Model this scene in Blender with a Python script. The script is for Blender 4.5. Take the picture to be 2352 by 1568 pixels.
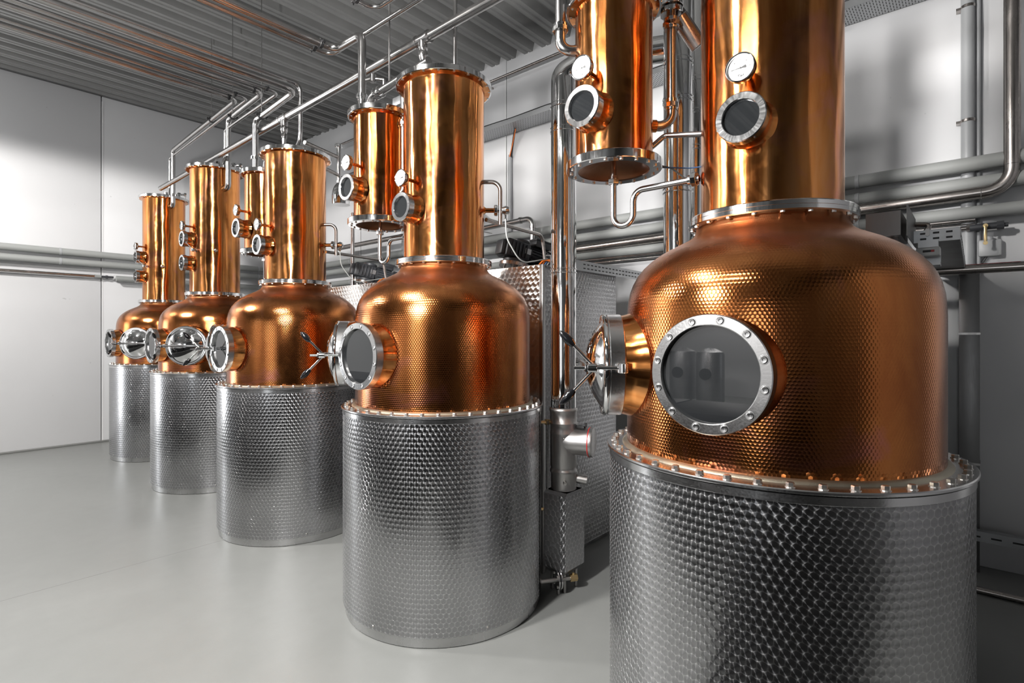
import bpy, bmesh, math, random
from math import pi, sin, cos, atan2, radians, sqrt
from mathutils import Vector as V, Matrix as M
random.seed(7)
SC = bpy.context.scene
COL = SC.collection
for _o in list(bpy.data.objects):
    bpy.data.objects.remove(_o)

# ------------------------------------------------------------------ camera
# world: X towards the side wall, Y along the row of stills, Z up
CAM = bpy.data.cameras.new('camera')
CAM.sensor_width = 36.0
CAM.lens = 1233.0 / 2352.0 * 36.0
CAM.shift_y = -18.0 / 2352.0
CAM.clip_start = 0.05
cam = bpy.data.objects.new('camera', CAM)
COL.objects.link(cam)
cam.location = (0, 0, 1.55)
_ex = V((2240 - 1176, 1233)).normalized()            # world X seen in (right, forward)
_fwd = V((_ex.y, _ex.x, 0))
cam.rotation_euler = (pi / 2, 0, atan2(_fwd.y, _fwd.x) - pi / 2)
SC.camera = cam

# ------------------------------------------------------------------ world, lamps, exposure
W = bpy.data.worlds.new('world')
SC.world = W
W.use_nodes = True
W.node_tree.nodes['Background'].inputs[0].default_value = (0.5, 0.55, 0.6, 1)
W.node_tree.nodes['Background'].inputs[1].default_value = 0.005
SC.view_settings.view_transform = 'Standard'
SC.view_settings.look = 'None'
SC.view_settings.gamma = 1.0
SC.view_settings.exposure = 0.0
SC.view_settings.use_curve_mapping = False
SC.cycles.use_denoising = True
SC.cycles.caustics_reflective = False
SC.cycles.caustics_refractive = False
SC.cycles.sample_clamp_indirect = 6.0
SC.cycles.max_bounces = 10
SC.cycles.diffuse_bounces = 2
SC.cycles.glossy_bounces = 5


def lamp(name, loc, power, shape, sx, sy=None, rot=(0, 0, 0), color=(1, 0.97, 0.93), spread=180):
    l = bpy.data.lights.new(name, 'AREA')
    l.shape = shape
    l.size = sx
    if sy:
        l.size_y = sy
    l.energy = power
    l.color = color
    l.spread = radians(spread)
    o = bpy.data.objects.new(name, l)
    COL.objects.link(o)
    o.location = loc
    o.rotation_euler = rot
    return o


YE_ = 9.484


def shaded_lamp(name, loc, power, cone=179.5, radius=0.15, color=(1, 0.97, 0.94)):
    """high-bay lamp with a shade: even light below the rim, nothing above it"""
    l = bpy.data.lights.new(name, 'SPOT')
    l.energy = power
    l.color = color
    l.spot_size = radians(cone)
    l.spot_blend = 0.07
    l.shadow_soft_size = radius
    o = bpy.data.objects.new(name, l)
    COL.objects.link(o)
    o.location = loc
    return o


for _p, _w in (((-0.95, 6.05, 4.1), 640), ((-0.3, 2.4, 3.95), 640), ((-1.1, 8.75, 4.1), 50)):
    shaded_lamp('aisle_lamp', _p, _w)
    _l = bpy.data.lights.new('upper_fill', 'POINT')       # added fill that lifts the upper walls and roof
    _l.energy = 48 if _p[1] > 5 else 5
    _l.shadow_soft_size = 0.15
    _o = bpy.data.objects.new('upper_fill', _l)
    COL.objects.link(_o)
    _o.location = _p
# unseen key softbox left of the picture, placed to brighten the side wall
lamp('key_softbox', (-0.35, 1.60, 2.45), 170, 'RECTANGLE', 0.22, 0.22, (0, radians(-91), 0), (1.0, 0.985, 0.97))
lamp('end_wall_doorway', (-1.15, YE_ - 0.05, 1.35), 80, 'RECTANGLE', 0.7, 2.5, (-pi / 2, 0, 0), (0.95, 0.975, 1.0))
shaded_lamp('hall_fill', (-9.4, 4.2, 3.3), 420, 150)  # added light that brightens the far wall for the window reflections
shaded_lamp('hall_fill', (-6.6, 4.4, 3.6), 520, 108)  # added light on the tank fronts, for their mirror image in the window
lamp('strip_lamp', (-0.85, 1.25, 3.9), 40, 'RECTANGLE', 0.14, 1.2)
lamp('glow_panel', (-10.38, -0.9, 1.6), 75, 'RECTANGLE', 2.8, 1.9, (0, -pi / 2, 0), (0.94, 0.97, 1.0))  # added glowing panel on the far wall, gives the jackets bright bands

# ------------------------------------------------------------------ geometry helpers


def frame(o, d, up=None):
    """matrix that takes local +Z to direction d at origin o"""
    z = V(d).normalized()
    u = V(up) if up else (V((0, 0, 1)) if abs(z.z) < 0.95 else V((1, 0, 0)))
    x = u.cross(z).normalized()
    y = z.cross(x)
    m = M((x, y, z)).transposed().to_4x4()
    m.translation = V(o)
    return m


ID = M.Identity(4)


class G:
    def __init__(s):
        s.v, s.f, s.uv = [], [], []

    def add(s, vs, fs, uvs=None, m=ID):
        n = len(s.v)
        s.v += [tuple(m @ V(p)) for p in vs]
        for i, f in enumerate(fs):
            s.f.append([n + k for k in f])
            s.uv.append(uvs[i] if uvs else [(0.0, 0.0)] * len(f))
        return s

    def lathe(s, prof, seg=32, m=ID, rref=None, a0=0.0, a1=2 * pi):
        prof = [(max(0.0, r), z) for r, z in prof]
        if rref is None:
            rref = max(r for r, z in prof)
        vs, fs, uvs, rings = [], [], [], []
        full = abs(a1 - a0 - 2 * pi) < 1e-6
        nn = seg if full else seg + 1
        L = [0.0]
        for k in range(1, len(prof)):
            L.append(L[-1] + math.dist(prof[k], prof[k - 1]))
        for r, z in prof:
            if r < 1e-6:
                rings.append([len(vs)] * (seg + 1))
                vs.append((0, 0, z))
            else:
                b = len(vs)
                for i in range(nn):
                    t = a0 + (a1 - a0) * i / seg
                    vs.append((r * cos(t), r * sin(t), z))
                rings.append([b + (i % nn) for i in range(seg + 1)])
        for k in range(len(prof) - 1):
            A, B = rings[k], rings[k + 1]
            for i in range(seg):
                u0, u1 = (a1 - a0) * i / seg * rref, (a1 - a0) * (i + 1) / seg * rref
                q = [(A[i], (u0, L[k])), (A[i + 1], (u1, L[k])), (B[i + 1], (u1, L[k + 1])), (B[i], (u0, L[k + 1]))]
                seen, ff, uu = set(), [], []
                for idx, t in q:
                    if idx not in seen:
                        seen.add(idx)
                        ff.append(idx)
                        uu.append(t)
                if len(ff) > 2:
                    fs.append(ff)
                    uvs.append(uu)
        return s.add(vs, fs, uvs, m)

    def cyl(s, p0, p1, r, seg=20, bev=0.0, r1=None):
        d = V(p1) - V(p0)
        h = d.length
        r1 = r if r1 is None else r1
        if bev:
            pr = [(0, 0), (r - bev, 0), (r, bev), (r1, h - bev), (r1 - bev, h), (0, h)]
        else:
            pr = [(0, 0), (r, 0), (r1, h), (0, h)]
        return s.lathe(pr, seg, frame(p0, d))

    def ring(s, p0, d, ro, ri, h, seg=32, bev=0.002):
        pr = [(ri, 0), (ro - bev, 0), (ro, bev), (ro, h - bev), (ro - bev, h), (ri + bev, h), (ri, h - bev), (ri, 0)]
        return s.lathe(pr, seg, frame(p0, d))

    def hexa(s, p0, d, r, h, m=ID):
        fr = frame(p0, d)
        vs = [(r * cos(pi / 3 * i), r * sin(pi / 3 * i), z) for z in (0, h * 0.8) for i in range(6)]
        vs += [(r * .86 * cos(pi / 3 * i), r * .86 * sin(pi / 3 * i), h) for i in range(6)]
        fs = [[i, (i + 1) % 6, 6 + (i + 1) % 6, 6 + i] for i in range(6)]
        fs += [[6 + i, 6 + (i + 1) % 6, 12 + (i + 1) % 6, 12 + i] for i in range(6)] + [[12 + i for i in range(6)]]
        return s.add(vs, fs, None, m @ fr)

    def box(s, c, d, m=ID, bev=0.0):
        x, y, z = (k / 2 for k in d)
        if not bev:
            vs = [(i * x, j * y, k * z) for i in (-1, 1) for j in (-1, 1) for k in (-1, 1)]
            fs = [[0, 1, 3, 2], [4, 6, 7, 5], [0, 4, 5, 1], [2, 3, 7, 6], [0, 2, 6, 4], [1, 5, 7, 3]]
            ax = [(1, 2), (1, 2), (0, 2), (0, 2), (0, 1), (0, 1)]
            uvs = [[(vs[i][a] + c[a], vs[i][b] + c[b]) for i in f] for f, (a, b) in zip(fs, ax)]
            return s.add(vs, fs, uvs, m @ M.Translation(c))
        bm = bmesh.new()
        bmesh.ops.create_cube(bm, size=1)
        bmesh.ops.scale(bm, vec=d, verts=bm.verts)
        bmesh.ops.bevel(bm, geom=bm.edges, offset=bev, segments=2, affect='EDGES', profile=0.5)
        bm.verts.index_update()
        vs = [tuple(v.co) for v in bm.verts]
        fs, uvs = [], []
        for f in bm.faces:
            n = f.normal
            a, b = (1, 2) if abs(n.x) > .7 else ((0, 2) if abs(n.y) > .7 else (0, 1))
            fs.append([v.index for v in f.verts])
            uvs.append([(v.co[a] + c[a], v.co[b] + c[b]) for v in f.verts])
        bm.free()
        return s.add(vs, fs, uvs, m @ M.Translation(c))

    def tube(s, pts, r, seg=14, caps=True):
        pts = [V(p) for p in pts]
        n = len(pts)
        T = []
        for i in range(n):
            a = pts[max(0, i - 1)]
            b = pts[min(n - 1, i + 1)]
            T.append((b - a).normalized())
        x = T[0].orthogonal().normalized()
        vs, fs, uvs = [], [], []
        L = 0.0
        Ls = []
        for i in range(n):
            if i:
                x = (x - T[i] * x.dot(T[i])).normalized()
                L += (pts[i] - pts[i - 1]).length
            Ls.append(L)
            y = T[i].cross(x)
            for k in range(seg):
                t = 2 * pi * k / seg
                vs.append(tuple(pts[i] + (x * cos(t) + y * sin(t)) * r))
        for i in range(n - 1):
            for k in range(seg):
                k2 = (k + 1) % seg
                fs.append([i * seg + k, i * seg + k2, (i + 1) * seg + k2, (i + 1) * seg + k])
                u0, u1 = 2 * pi * k / seg * r, 2 * pi * (k + 1) / seg * r
                uvs.append([(u0, Ls[i]), (u1, Ls[i]), (u1, Ls[i + 1]), (u0, Ls[i + 1])])
        if caps:
            fs.append(list(range(seg))[::-1])
            fs.append([(n - 1) * seg + k for k in range(seg)])
            uvs += [[(0, 0)] * seg] * 2
        return s.add(vs, fs, uvs)

    def mesh(s, name, mat=None, smooth=32):
        me = bpy.data.meshes.new(name)
        me.from_pydata(s.v, [], s.f)
        uv = me.uv_layers.new(name='UVMap')
        flat = [c for f in s.uv for p in f for c in p]
        uv.data.foreach_set('uv', flat)
        if mat:
            for mm in (mat if isinstance(mat, (list, tuple)) else [mat]):
                me.materials.append(mm)
        bm = bmesh.new()
        bm.from_mesh(me)
        bmesh.ops.recalc_face_normals(bm, faces=bm.faces)
        bm.to_mesh(me)
        bm.free()
        if smooth:
            me.polygons.foreach_set('use_smooth', [True] * len(me.polygons))
            me.set_sharp_from_angle(angle=radians(smooth))
        me.update()
        return me


def fillet(pts, R, seg=8):
    pts = [V(p) for p in pts]
    Rs = R if isinstance(R, (list, tuple)) else [R] * len(pts)
    out = [pts[0]]
    for i in range(1, len(pts) - 1):
        p = pts[i]
        a = (pts[i - 1] - p)
        b = (pts[i + 1] - p)
        la, lb = a.length, b.length
        a.normalize()
        b.normalize()
        ang = a.angle(b)
        if ang > pi - 0.02:
            out.append(p)
            continue
        r = Rs[i]
        t = min(r / math.tan(ang / 2), la * 0.49, lb * 0.49)
        r = t * math.tan(ang / 2)
        c = p + (a + b).normalized() * (r / sin(ang / 2))
        s0 = p + a * t - c
        s1 = p + b * t - c
        tot = s0.angle(s1)
        for k in range(seg + 1):
            w = k / seg
            out.append(c + (s0 * sin((1 - w) * tot) + s1 * sin(w * tot)) / sin(tot))
    out.append(pts[-1])
    return out


def text_geo(txt, size, extrude=0.0006, bold=0.0):
    c = bpy.data.curves.new('txt', 'FONT')
    c.body = txt
    c.size = size
    c.align_x = 'CENTER'
    c.align_y = 'CENTER'
    c.extrude = extrude
    c.offset = bold
    c.resolution_u = 3
    o = bpy.data.objects.new('txt', c)
    COL.objects.link(o)
    bpy.context.view_layer.update()
    me = o.evaluated_get(bpy.context.evaluated_depsgraph_get()).to_mesh()
    vs = [tuple(v.co) for v in me.vertices]
    fs = [list(p.vertices) for p in me.polygons]
    o.evaluated_get(bpy.context.evaluated_depsgraph_get()).to_mesh_clear()
    bpy.data.objects.remove(o)
    bpy.data.curves.remove(c)
    return vs, fs


def link(name, me, parent=None, loc=None, mat4=None):
    o = bpy.data.objects.new(name, me)
    COL.objects.link(o)
    if parent:
        o.parent = parent
    if mat4 is not None:
        o.matrix_local = mat4
    elif loc is not None:
        o.location = loc
    return o


def part(name, g, mat, parent, smooth=32, label=None, loc=None, mat4=None):
    me = g if isinstance(g, bpy.types.Mesh) else g.mesh(name, mat, smooth)
    o = link(name, me, parent, loc, mat4)
    if label:
        o['label'] = label
    return o


def tag(o, label, cat, group=None):
    o['label'] = label
    o['category'] = cat
    if group:
        o['group'] = group
    return o


def thing(name, loc, label, cat, group=None, rz=0.0):
    o = link(name, None, None, loc)
    o.rotation_euler.z = rz
    return tag(o, label, cat, group)


def solid(name, g, mat, label, cat, group=None, smooth=32):
    return tag(link(name, g.mesh(name, mat, smooth)), label, cat, group)


def struct(name, g, mat, parent=None, smooth=0):
    o = link(name, g.mesh(name, mat, smooth), parent)
    if not parent:
        o['kind'] = 'structure'
    return o


# ------------------------------------------------------------------ materials


class N:
    """little node builder"""

    def __init__(s, name):
        s.m = bpy.data.materials.new(name)
        s.m.use_nodes = True
        s.t = s.m.node_tree
        s.b = s.t.nodes['Principled BSDF']

    def n(s, typ, **kw):
        nd = s.t.nodes.new(typ)
        for k, v in kw.items():
            setattr(nd, k, v)
        return nd

    def lk(s, a, b):
        s.t.links.new(a, b)

    def put(s, sock, val):
        if hasattr(val, 'links') or hasattr(val, 'is_output'):
            s.lk(val, sock)
        else:
            sock.default_value = val

    def math(s, op, a, b=0.0, c=None):
        nd = s.n('ShaderNodeMath', operation=op)
        s.put(nd.inputs[0], a)
        s.put(nd.inputs[1], b)
        if c is not None:
            s.put(nd.inputs[2], c)
        return nd.outputs[0]

    def vm(s, op, a, b=None, scale=None):
        nd = s.n('ShaderNodeVectorMath', operation=op)
        s.put(nd.inputs[0], a)
        if b is not None:
            s.put(nd.inputs[1], b)
        if scale is not None:
            s.put(nd.inputs['Scale'], scale)
        return nd.outputs['Value'] if op in ('LENGTH', 'DOT_PRODUCT') else nd.outputs['Vector']

    def uv(s):
        return s.n('ShaderNodeUVMap', uv_map='UVMap').outputs[0]

    def obj(s):
        return s.n('ShaderNodeTexCoord').outputs['Object']

    def noise(s, vec, scale, detail=4.0, rough=0.55, dist=0.0, out='Fac'):
        nd = s.n('ShaderNodeTexNoise')
        s.lk(vec, nd.inputs['Vector'])
        nd.inputs['Scale'].default_value = scale
        nd.inputs['Detail'].default_value = detail
        nd.inputs['Roughness'].default_value = rough
        nd.inputs['Distortion'].default_value = dist
        return nd.outputs[out]

    def ramp(s, fac, stops, interp='LINEAR'):
        nd = s.n('ShaderNodeValToRGB')
        cr = nd.color_ramp
        cr.interpolation = interp
        while len(cr.elements) < len(stops):
            cr.elements.new(0.5)
        for e, (p, c) in zip(cr.elements, stops):
            e.position = p
            e.color = c if len(c) == 4 else (*c, 1)
        s.put(nd.inputs[0], fac)
        return nd.outputs[0]

    def mix(s, fac, a, b):
        nd = s.n('ShaderNodeMix', data_type='RGBA')
        s.put(nd.inputs['Factor'], fac)
        s.put(nd.inputs[6], a)
        s.put(nd.inputs[7], b)
        return nd.outputs[2]

    def maprange(s, v, a, b, c, d):
        nd = s.n('ShaderNodeMapRange')
        s.put(nd.inputs[0], v)
        for i, k in enumerate((a, b, c, d)):
            nd.inputs[i + 1].default_value = k
        return nd.outputs[0]

    def bump(s, h, dist, strength=1.0, normal=None):
        nd = s.n('ShaderNodeBump')
        nd.inputs['Strength'].default_value = strength
        nd.inputs['Distance'].default_value = dist
        s.lk(h, nd.inputs['Height'])
        if normal is not None:
            s.lk(normal, nd.inputs['Normal'])
        return nd.outputs[0]

    def hexcell(s, vec, pitch):
        """distance to (and offset from) the nearest centre of a hexagonal dot grid"""
        p = s.vm('ADD', s.vm('SCALE', vec, scale=1.0 / pitch), (200.0, 1.7320508 * 120, 0.0))
        S, Hh = (1.0, 1.7320508, 1.0), (0.5, 0.8660254, 0.0)
        a = s.vm('SUBTRACT', s.vm('MODULO', p, S), Hh)
        b = s.vm('SUBTRACT', s.vm('MODULO', s.vm('ADD', p, Hh), S), Hh)
        da, db = s.vm('LENGTH', a), s.vm('LENGTH', b)
        d = s.math('MINIMUM', da, db)
        sel = s.math('LESS_THAN', da, db)
        nd = s.n('ShaderNodeMix', data_type='VECTOR')
        s.put(nd.inputs['Factor'], sel)
        s.lk(b, nd.inputs[4])
        s.lk(a, nd.inputs[5])
        return d, nd.outputs[1], p

    def set(s, **kw):
        for k, v in kw.items():
            s.put(s.b.inputs[k.replace('_', ' ')], v)
        return s.m


def plain(name, col, rough=0.5, metal=0.0, **kw):
    k = N(name)
    return k.set(Base_Color=(*col, 1), Roughness=rough, Metallic=metal, **kw)


def brushed(name, col, rough, var=0.08, sc=(60, 3, 1), aniso=0.0):
    k = N(name)
    mp = k.n('ShaderNodeMapping')
    mp.inputs['Scale'].default_value = sc
    k.lk(k.uv(), mp.inputs['Vector'])
    nz = k.noise(mp.outputs[0], 4.0, 4)
    big = k.noise(k.obj(), 6.0, 4)
    r = k.math('ADD', k.maprange(nz, 0.3, 0.7, rough - var / 2, rough + var / 2), k.maprange(big, 0.3, 0.7, -var * .4, var * .4))
    c = k.ramp(big, [(0.3, tuple(x * 0.9 for x in col)), (0.7, col)])
    k.set(Base_Color=c, Roughness=r, Metallic=1.0, Normal=k.bump(nz, 0.0002, 0.5))
    if aniso:
        k.b.inputs['Anisotropic'].default_value = aniso
        tg = k.n('ShaderNodeTangent', direction_type='UV_MAP', uv_map='UVMap')
        k.lk(tg.outputs[0], k.b.inputs['Tangent'])
    return k.m


def perlage(name, pitch, col, rough=0.235, dist=0.0010, aniso=0.9):
    """engine-turned stainless: overlapping round polishing marks"""
    k = N(name)
    d, off, p = k.hexcell(k.uv(), pitch)
    off = k.vm('ADD', off, (0.10, 0.06, 0.0))           # each mark is overlapped by the next one
    dd = k.vm('LENGTH', off)
    geo = k.n('ShaderNodeNewGeometry')
    nrm = geo.outputs['True Normal']
    U = k.vm('NORMALIZE', k.vm('CROSS_PRODUCT', (0, 0, 1), nrm))
    sep = k.n('ShaderNodeSeparateXYZ')
    k.lk(off, sep.inputs[0])
    # circular scratches scatter the light along the radius of each mark
    t = k.vm('ADD', k.vm('SCALE', U, scale=sep.outputs[0]), k.vm('SCALE', (0, 0, 1), scale=sep.outputs[1]))
    t = k.vm('NORMALIZE', k.vm('ADD', t, k.vm('SCALE', U, scale=0.02)))
    h = k.math('ADD', k.math('MULTIPLY', dd, dd), k.math('MULTIPLY', k.noise(k.uv(), 240.0, 2), 0.02))
    big = k.noise(k.obj(), 2.3, 4)
    edge = k.maprange(d, 0.40, 0.53, 0.0, 1.0)
    c = k.mix(k.math('MULTIPLY', edge, 0.45), k.ramp(big, [(0.3, tuple(x * 0.86 for x in col)), (0.7, col)]), (0.75, 0.75, 0.75, 1))
    ro = k.math('ADD', k.maprange(big, 0.3, 0.7, rough - 0.03, rough + 0.03), k.math('MULTIPLY', edge, 0.06))
    k.set(Base_Color=c, Roughness=ro, Metallic=1.0, Normal=k.bump(h, dist * pitch / 0.026), Anisotropic=aniso, Tangent=t)
    return k.m


COPS = [(0.0, (0.34, 0.10, 0.04)), (0.35, (0.56, 0.19, 0.05)), (0.52, (0.70, 0.285, 0.085)), (0.72, (0.78, 0.37, 0.15)), (1.0, (0.50, 0.17, 0.13))]


def copper_sheet():
    k = N('polished_copper_sheet')
    mp = k.n('ShaderNodeMapping')
    mp.inputs['Scale'].default_value = (4.0, 0.55, 1)
    k.lk(k.uv(), mp.inputs['Vector'])
    streak = k.noise(mp.outputs[0], 3.0, 6, 0.6, 0.6)
    mp2 = k.n('ShaderNodeMapping')
    mp2.inputs['Scale'].default_value = (1.6, 0.9, 1)
    k.lk(k.obj(), mp2.inputs['Vector'])
    blot = k.noise(mp2.outputs[0], 2.6, 4, 0.6, 1.2)
    col = k.ramp(streak, COPS)
    # violet tint in blotches
    tint = k.maprange(blot, 0.54, 0.70, 0.0, 0.55)
    col = k.mix(tint, col, (0.66, 0.25, 0.24, 1))
    wave = k.n('ShaderNodeMapping')
    wave.inputs['Scale'].default_value = (3.2, 1.1, 1)
    k.lk(k.uv(), wave.inputs['Vector'])
    wav = k.noise(wave.outputs[0], 1.6, 2, 0.5)
    scr = k.n('ShaderNodeMapping')
    scr.inputs['Scale'].default_value = (160, 4, 1)
    scr.inputs['Rotation'].default_value = (0, 0, 0.05)
    k.lk(k.uv(), scr.inputs['Vector'])
    sc = k.noise(scr.outputs[0], 2.0, 3)
    cloud = k.noise(k.obj(), 6.5, 5, 0.65, 2.2)
    rough = k.math('ADD', k.maprange(streak, 0.3, 0.7, 0.09, 0.16), k.maprange(cloud, 0.45, 0.75, 0.0, 0.09))
    nb = k.bump(sc, 0.00012, 0.6, k.bump(wav, 0.016, 0.6))
    tg = k.n('ShaderNodeTangent', direction_type='RADIAL', axis='Z')
    k.set(Base_Color=col, Roughness=rough, Metallic=1.0, Normal=nb, Anisotropic=0.85, Anisotropic_Rotation=0.25, Tangent=tg.outputs[0])
    return k.m


def copper_hammered():
    k = N('hammered_copper')
    d, off, p = k.hexcell(k.uv(), 0.0112)
    mp = k.n('ShaderNodeMapping')
    mp.inputs['Scale'].default_value = (2.2, 0.8, 1)
    k.lk(k.uv(), mp.inputs['Vector'])
    streak = k.noise(mp.outputs[0], 3.0, 6, 0.62, 0.5)
    blot = k.noise(k.obj(), 3.2, 4, 0.6, 0.9)
    col = k.ramp(streak, [(0.0, (0.28, 0.085, 0.03)), (0.4, (0.44, 0.145, 0.045)), (0.6, (0.55, 0.20, 0.06)), (1.0, (0.70, 0.30, 0.12))])
    col = k.mix(k.maprange(blot, 0.56, 0.70, 0.0, 0.5), col, (0.52, 0.18, 0.17, 1))
    sep = k.n('ShaderNodeSeparateXYZ')
    k.lk(k.obj(), sep.inputs[0])
    dull = k.maprange(sep.outputs[2], 1.70, 1.90, 0.0, 1.0)          # the shoulder is unpolished
    col = k.mix(k.math('MULTIPLY', dull, 0.6), col, (0.36, 0.18, 0.09, 1))
    rough = k.math('ADD', k.maprange(blot, 0.3, 0.7, 0.10, 0.17), k.math('MULTIPLY', dull, 0.2))
    h = k.math('MULTIPLY', k.math('MULTIPLY', d, d), k.maprange(dull, 0, 1, 1.0, 0.35))
    k.set(Base_Color=col, Roughness=rough, Metallic=1.0, Normal=k.bump(h, 0.00095))
    return k.m


def floor_mat():
    k = N('epoxy_floor')
    o = k.obj()
    big = k.noise(o, 0.7, 5, 0.6, 0.4)
    sm = k.noise(o, 9.0, 4)
    sp = k.noise(o, 240.0, 2)
    col = k.ramp(big, [(0.3, (0.225, 0.23, 0.221)), (0.7, (0.265, 0.269, 0.26))])
    col = k.mix(k.maprange(sm, 0.35, 0.75, 0.0, 0.25), col, (0.20, 0.205, 0.196, 1))
    col = k.mix(k.maprange(sp, 0.66, 0.78, 0.0, 0.4), col, (0.15, 0.15, 0.145, 1))
    r = k.maprange(big, 0.3, 0.7, 0.28, 0.42)
    k.set(Base_Color=col, Roughness=r, Normal=k.bump(k.noise(o, 120.0, 3), 0.0006, 0.25))
    k.b.inputs['Specular IOR Level'].default_value = 0.45
    return k.m


def wall_mat(name, col):
    k = N(name)
    o = k.obj()
    a = k.noise(o, 1.1, 4)
    b = k.noise(o, 40.0, 3)
    c = k.ramp(a, [(0.3, tuple(x * 0.955 for x in col)), (0.7, col)])
    spk = k.noise(o, 17.0, 1)
    c = k.mix(k.maprange(spk, 0.80, 0.84, 0.0, 0.35), c, (0.25, 0.25, 0.25, 1))
    return k.set(Base_Color=c, Roughness=0.55, Normal=k.bump(b, 0.001, 0.15))


def perforated(name, col):
    """galvanised sheet with rows of punched slots"""
    k = N(name)
    br = k.n('ShaderNodeTexBrick')
    br.offset = 0.5
    br.inputs['Scale'].default_value = 1.0
    br.inputs['Mortar Size'].default_value = 0.0065
    br.inputs['Mortar Smooth'].default_value = 0.1
    br.inputs['Brick Width'].default_value = 0.045
    br.inputs['Row Height'].default_value = 0.0175
    br.inputs['Color1'].default_value = (0, 0, 0, 1)
    br.inputs['Color2'].default_value = (0, 0, 0, 1)
    br.inputs['Mortar'].default_value = (1, 1, 1, 1)
    k.lk(k.uv(), br.inputs['Vector'])
    c = k.mix(br.outputs['Color'], (0.01, 0.01, 0.01, 1), (*col, 1))
    return k.set(Base_Color=c, Roughness=0.45, Metallic=k.math('MULTIPLY', br.outputs['Color'], 0.8))


M_COPPER = copper_sheet()
M_HAMMER = copper_hammered()
M_PERL = perlage('engine_turned_steel', 0.0275, (0.42, 0.42, 0.43))
M_PERLB = perlage('engine_turned_cladding', 0.036, (0.46, 0.46, 0.47), 0.36, 0.0008)
M_STAR = perlage('bright_turned_cladding', 0.042, (0.72, 0.71, 0.69), 0.30, 0.0010, 0.95)
M_POL = brushed('polished_steel', (0.80, 0.80, 0.80), 0.09, 0.05, (30, 6, 1))
M_MIR = brushed('mirror_steel', (0.82, 0.82, 0.82), 0.05, 0.03, (10, 6, 1))
M_PIPE = brushed('brushed_pipe_steel', (0.50, 0.49, 0.485), 0.20, 0.08, (10, 1, 1))
M_PIPED = brushed('tarnished_pipe_steel', (0.43, 0.40, 0.38), 0.26, 0.10, (10, 1, 1))
M_MATT = brushed('dull_steel', (0.42, 0.41, 0.40), 0.38, 0.10, (20, 4, 1))
M_RING = brushed('satin_steel', (0.72, 0.72, 0.72), 0.20, 0.08, (40, 40, 1))
M_RIM = brushed('rim_steel', (0.76, 0.76, 0.76), 0.13, 0.06, (30, 6, 1))
M_PLINTH = brushed('plinth_steel', (0.55, 0.55, 0.55), 0.30, 0.12, (8, 2, 1))
M_BOLT = plain('bolt_steel', (0.62, 0.60, 0.57), 0.28, 1.0)
M_BRASS = plain('brass', (0.66, 0.50, 0.26), 0.3, 1.0)
M_BLACK = plain('black_plastic', (0.006, 0.006, 0.007), 0.15)
M_RUB = plain('black_rubber', (0.012, 0.012, 0.013), 0.5)
M_MAT = plain('darkening_mat_black', (0.008, 0.008, 0.008), 0.9)  # dull black for the added mats that darken reflections
M_MAT.node_tree.nodes['Principled BSDF'].inputs['Specular IOR Level'].default_value = 0.15
M_RED = plain('red_paint', (0.5, 0.02, 0.02), 0.4)
M_ORG = plain('orange_cable', (0.75, 0.17, 0.02), 0.45)
M_BLU = plain('blue_cable', (0.10, 0.20, 0.42), 0.5)
M_GRY = plain('grey_cable', (0.45, 0.45, 0.43), 0.5)
M_MOTOR = plain('grey_motor_paint', (0.060, 0.063, 0.070), 0.42)
M_PVC = wall_mat('grey_insulation', (0.36, 0.37, 0.36))
M_COND = plain('grey_conduit', (0.42, 0.43, 0.44), 0.4)
M_TRUNK = brushed('dark_trunking', (0.22, 0.22, 0.22), 0.42, 0.1)
M_GALV = brushed('galvanised_sheet', (0.46, 0.47, 0.48), 0.42, 0.1, (6, 6, 1))
M_PERF = perforated('perforated_sheet', (0.42, 0.43, 0.44))
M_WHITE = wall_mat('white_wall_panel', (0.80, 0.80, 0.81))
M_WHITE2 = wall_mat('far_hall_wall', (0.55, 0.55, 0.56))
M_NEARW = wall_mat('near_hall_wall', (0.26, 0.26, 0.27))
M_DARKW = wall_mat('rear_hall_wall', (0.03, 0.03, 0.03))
M_CEIL = brushed('roof_sheet', (0.30, 0.30, 0.293), 0.5, 0.1, (1, 1, 1))
M_CEIL.node_tree.nodes['Principled BSDF'].inputs['Metallic'].default_value = 0.0
M_FLOOR = floor_mat()
M_GAP = plain('dark_joint', (0.03, 0.03, 0.03), 0.8)
M_SEAL = plain('white_sealant', (0.85, 0.85, 0.85), 0.4)
M_DIAL = plain('white_dial', (0.70, 0.70, 0.69), 0.35)
M_PRINT = plain('black_print', (0.012, 0.012, 0.012), 0.5)
M_BOXW = plain('grey_plastic_box', (0.55, 0.56, 0.57), 0.35)
M_WELD = brushed('weld_metal', (0.46, 0.42, 0.33), 0.4, 0.2, (90, 90, 1))


def glass_mat():
    k = N('sight_window_glass')
    k.set(Base_Color=(0.012, 0.013, 0.014, 1), Roughness=0.015)
    k.b.inputs['Specular IOR Level'].default_value = 0.5
    k.b.inputs['IOR'].default_value = 1.9
    k.b.inputs['Coat Weight'].default_value = 0.0
    k.b.inputs['Coat Roughness'].default_value = 0.01
    k.b.inputs['Coat IOR'].default_value = 1.7
    return k.m


M_GLASS = glass_mat()
M_DARKCU = brushed('dark_rough_copper', (0.22, 0.105, 0.055), 0.42, 0.15, (8, 8, 1))  # darker, rougher copper for the condenser bottoms

# ------------------------------------------------------------------ room
XW, YE, XL, YN = 4.752, 9.484, -10.5, -2.6
ZE, SL = 4.956, 0.0365


def zceil(y):
    return ZE - SL * (YE - y)


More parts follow.
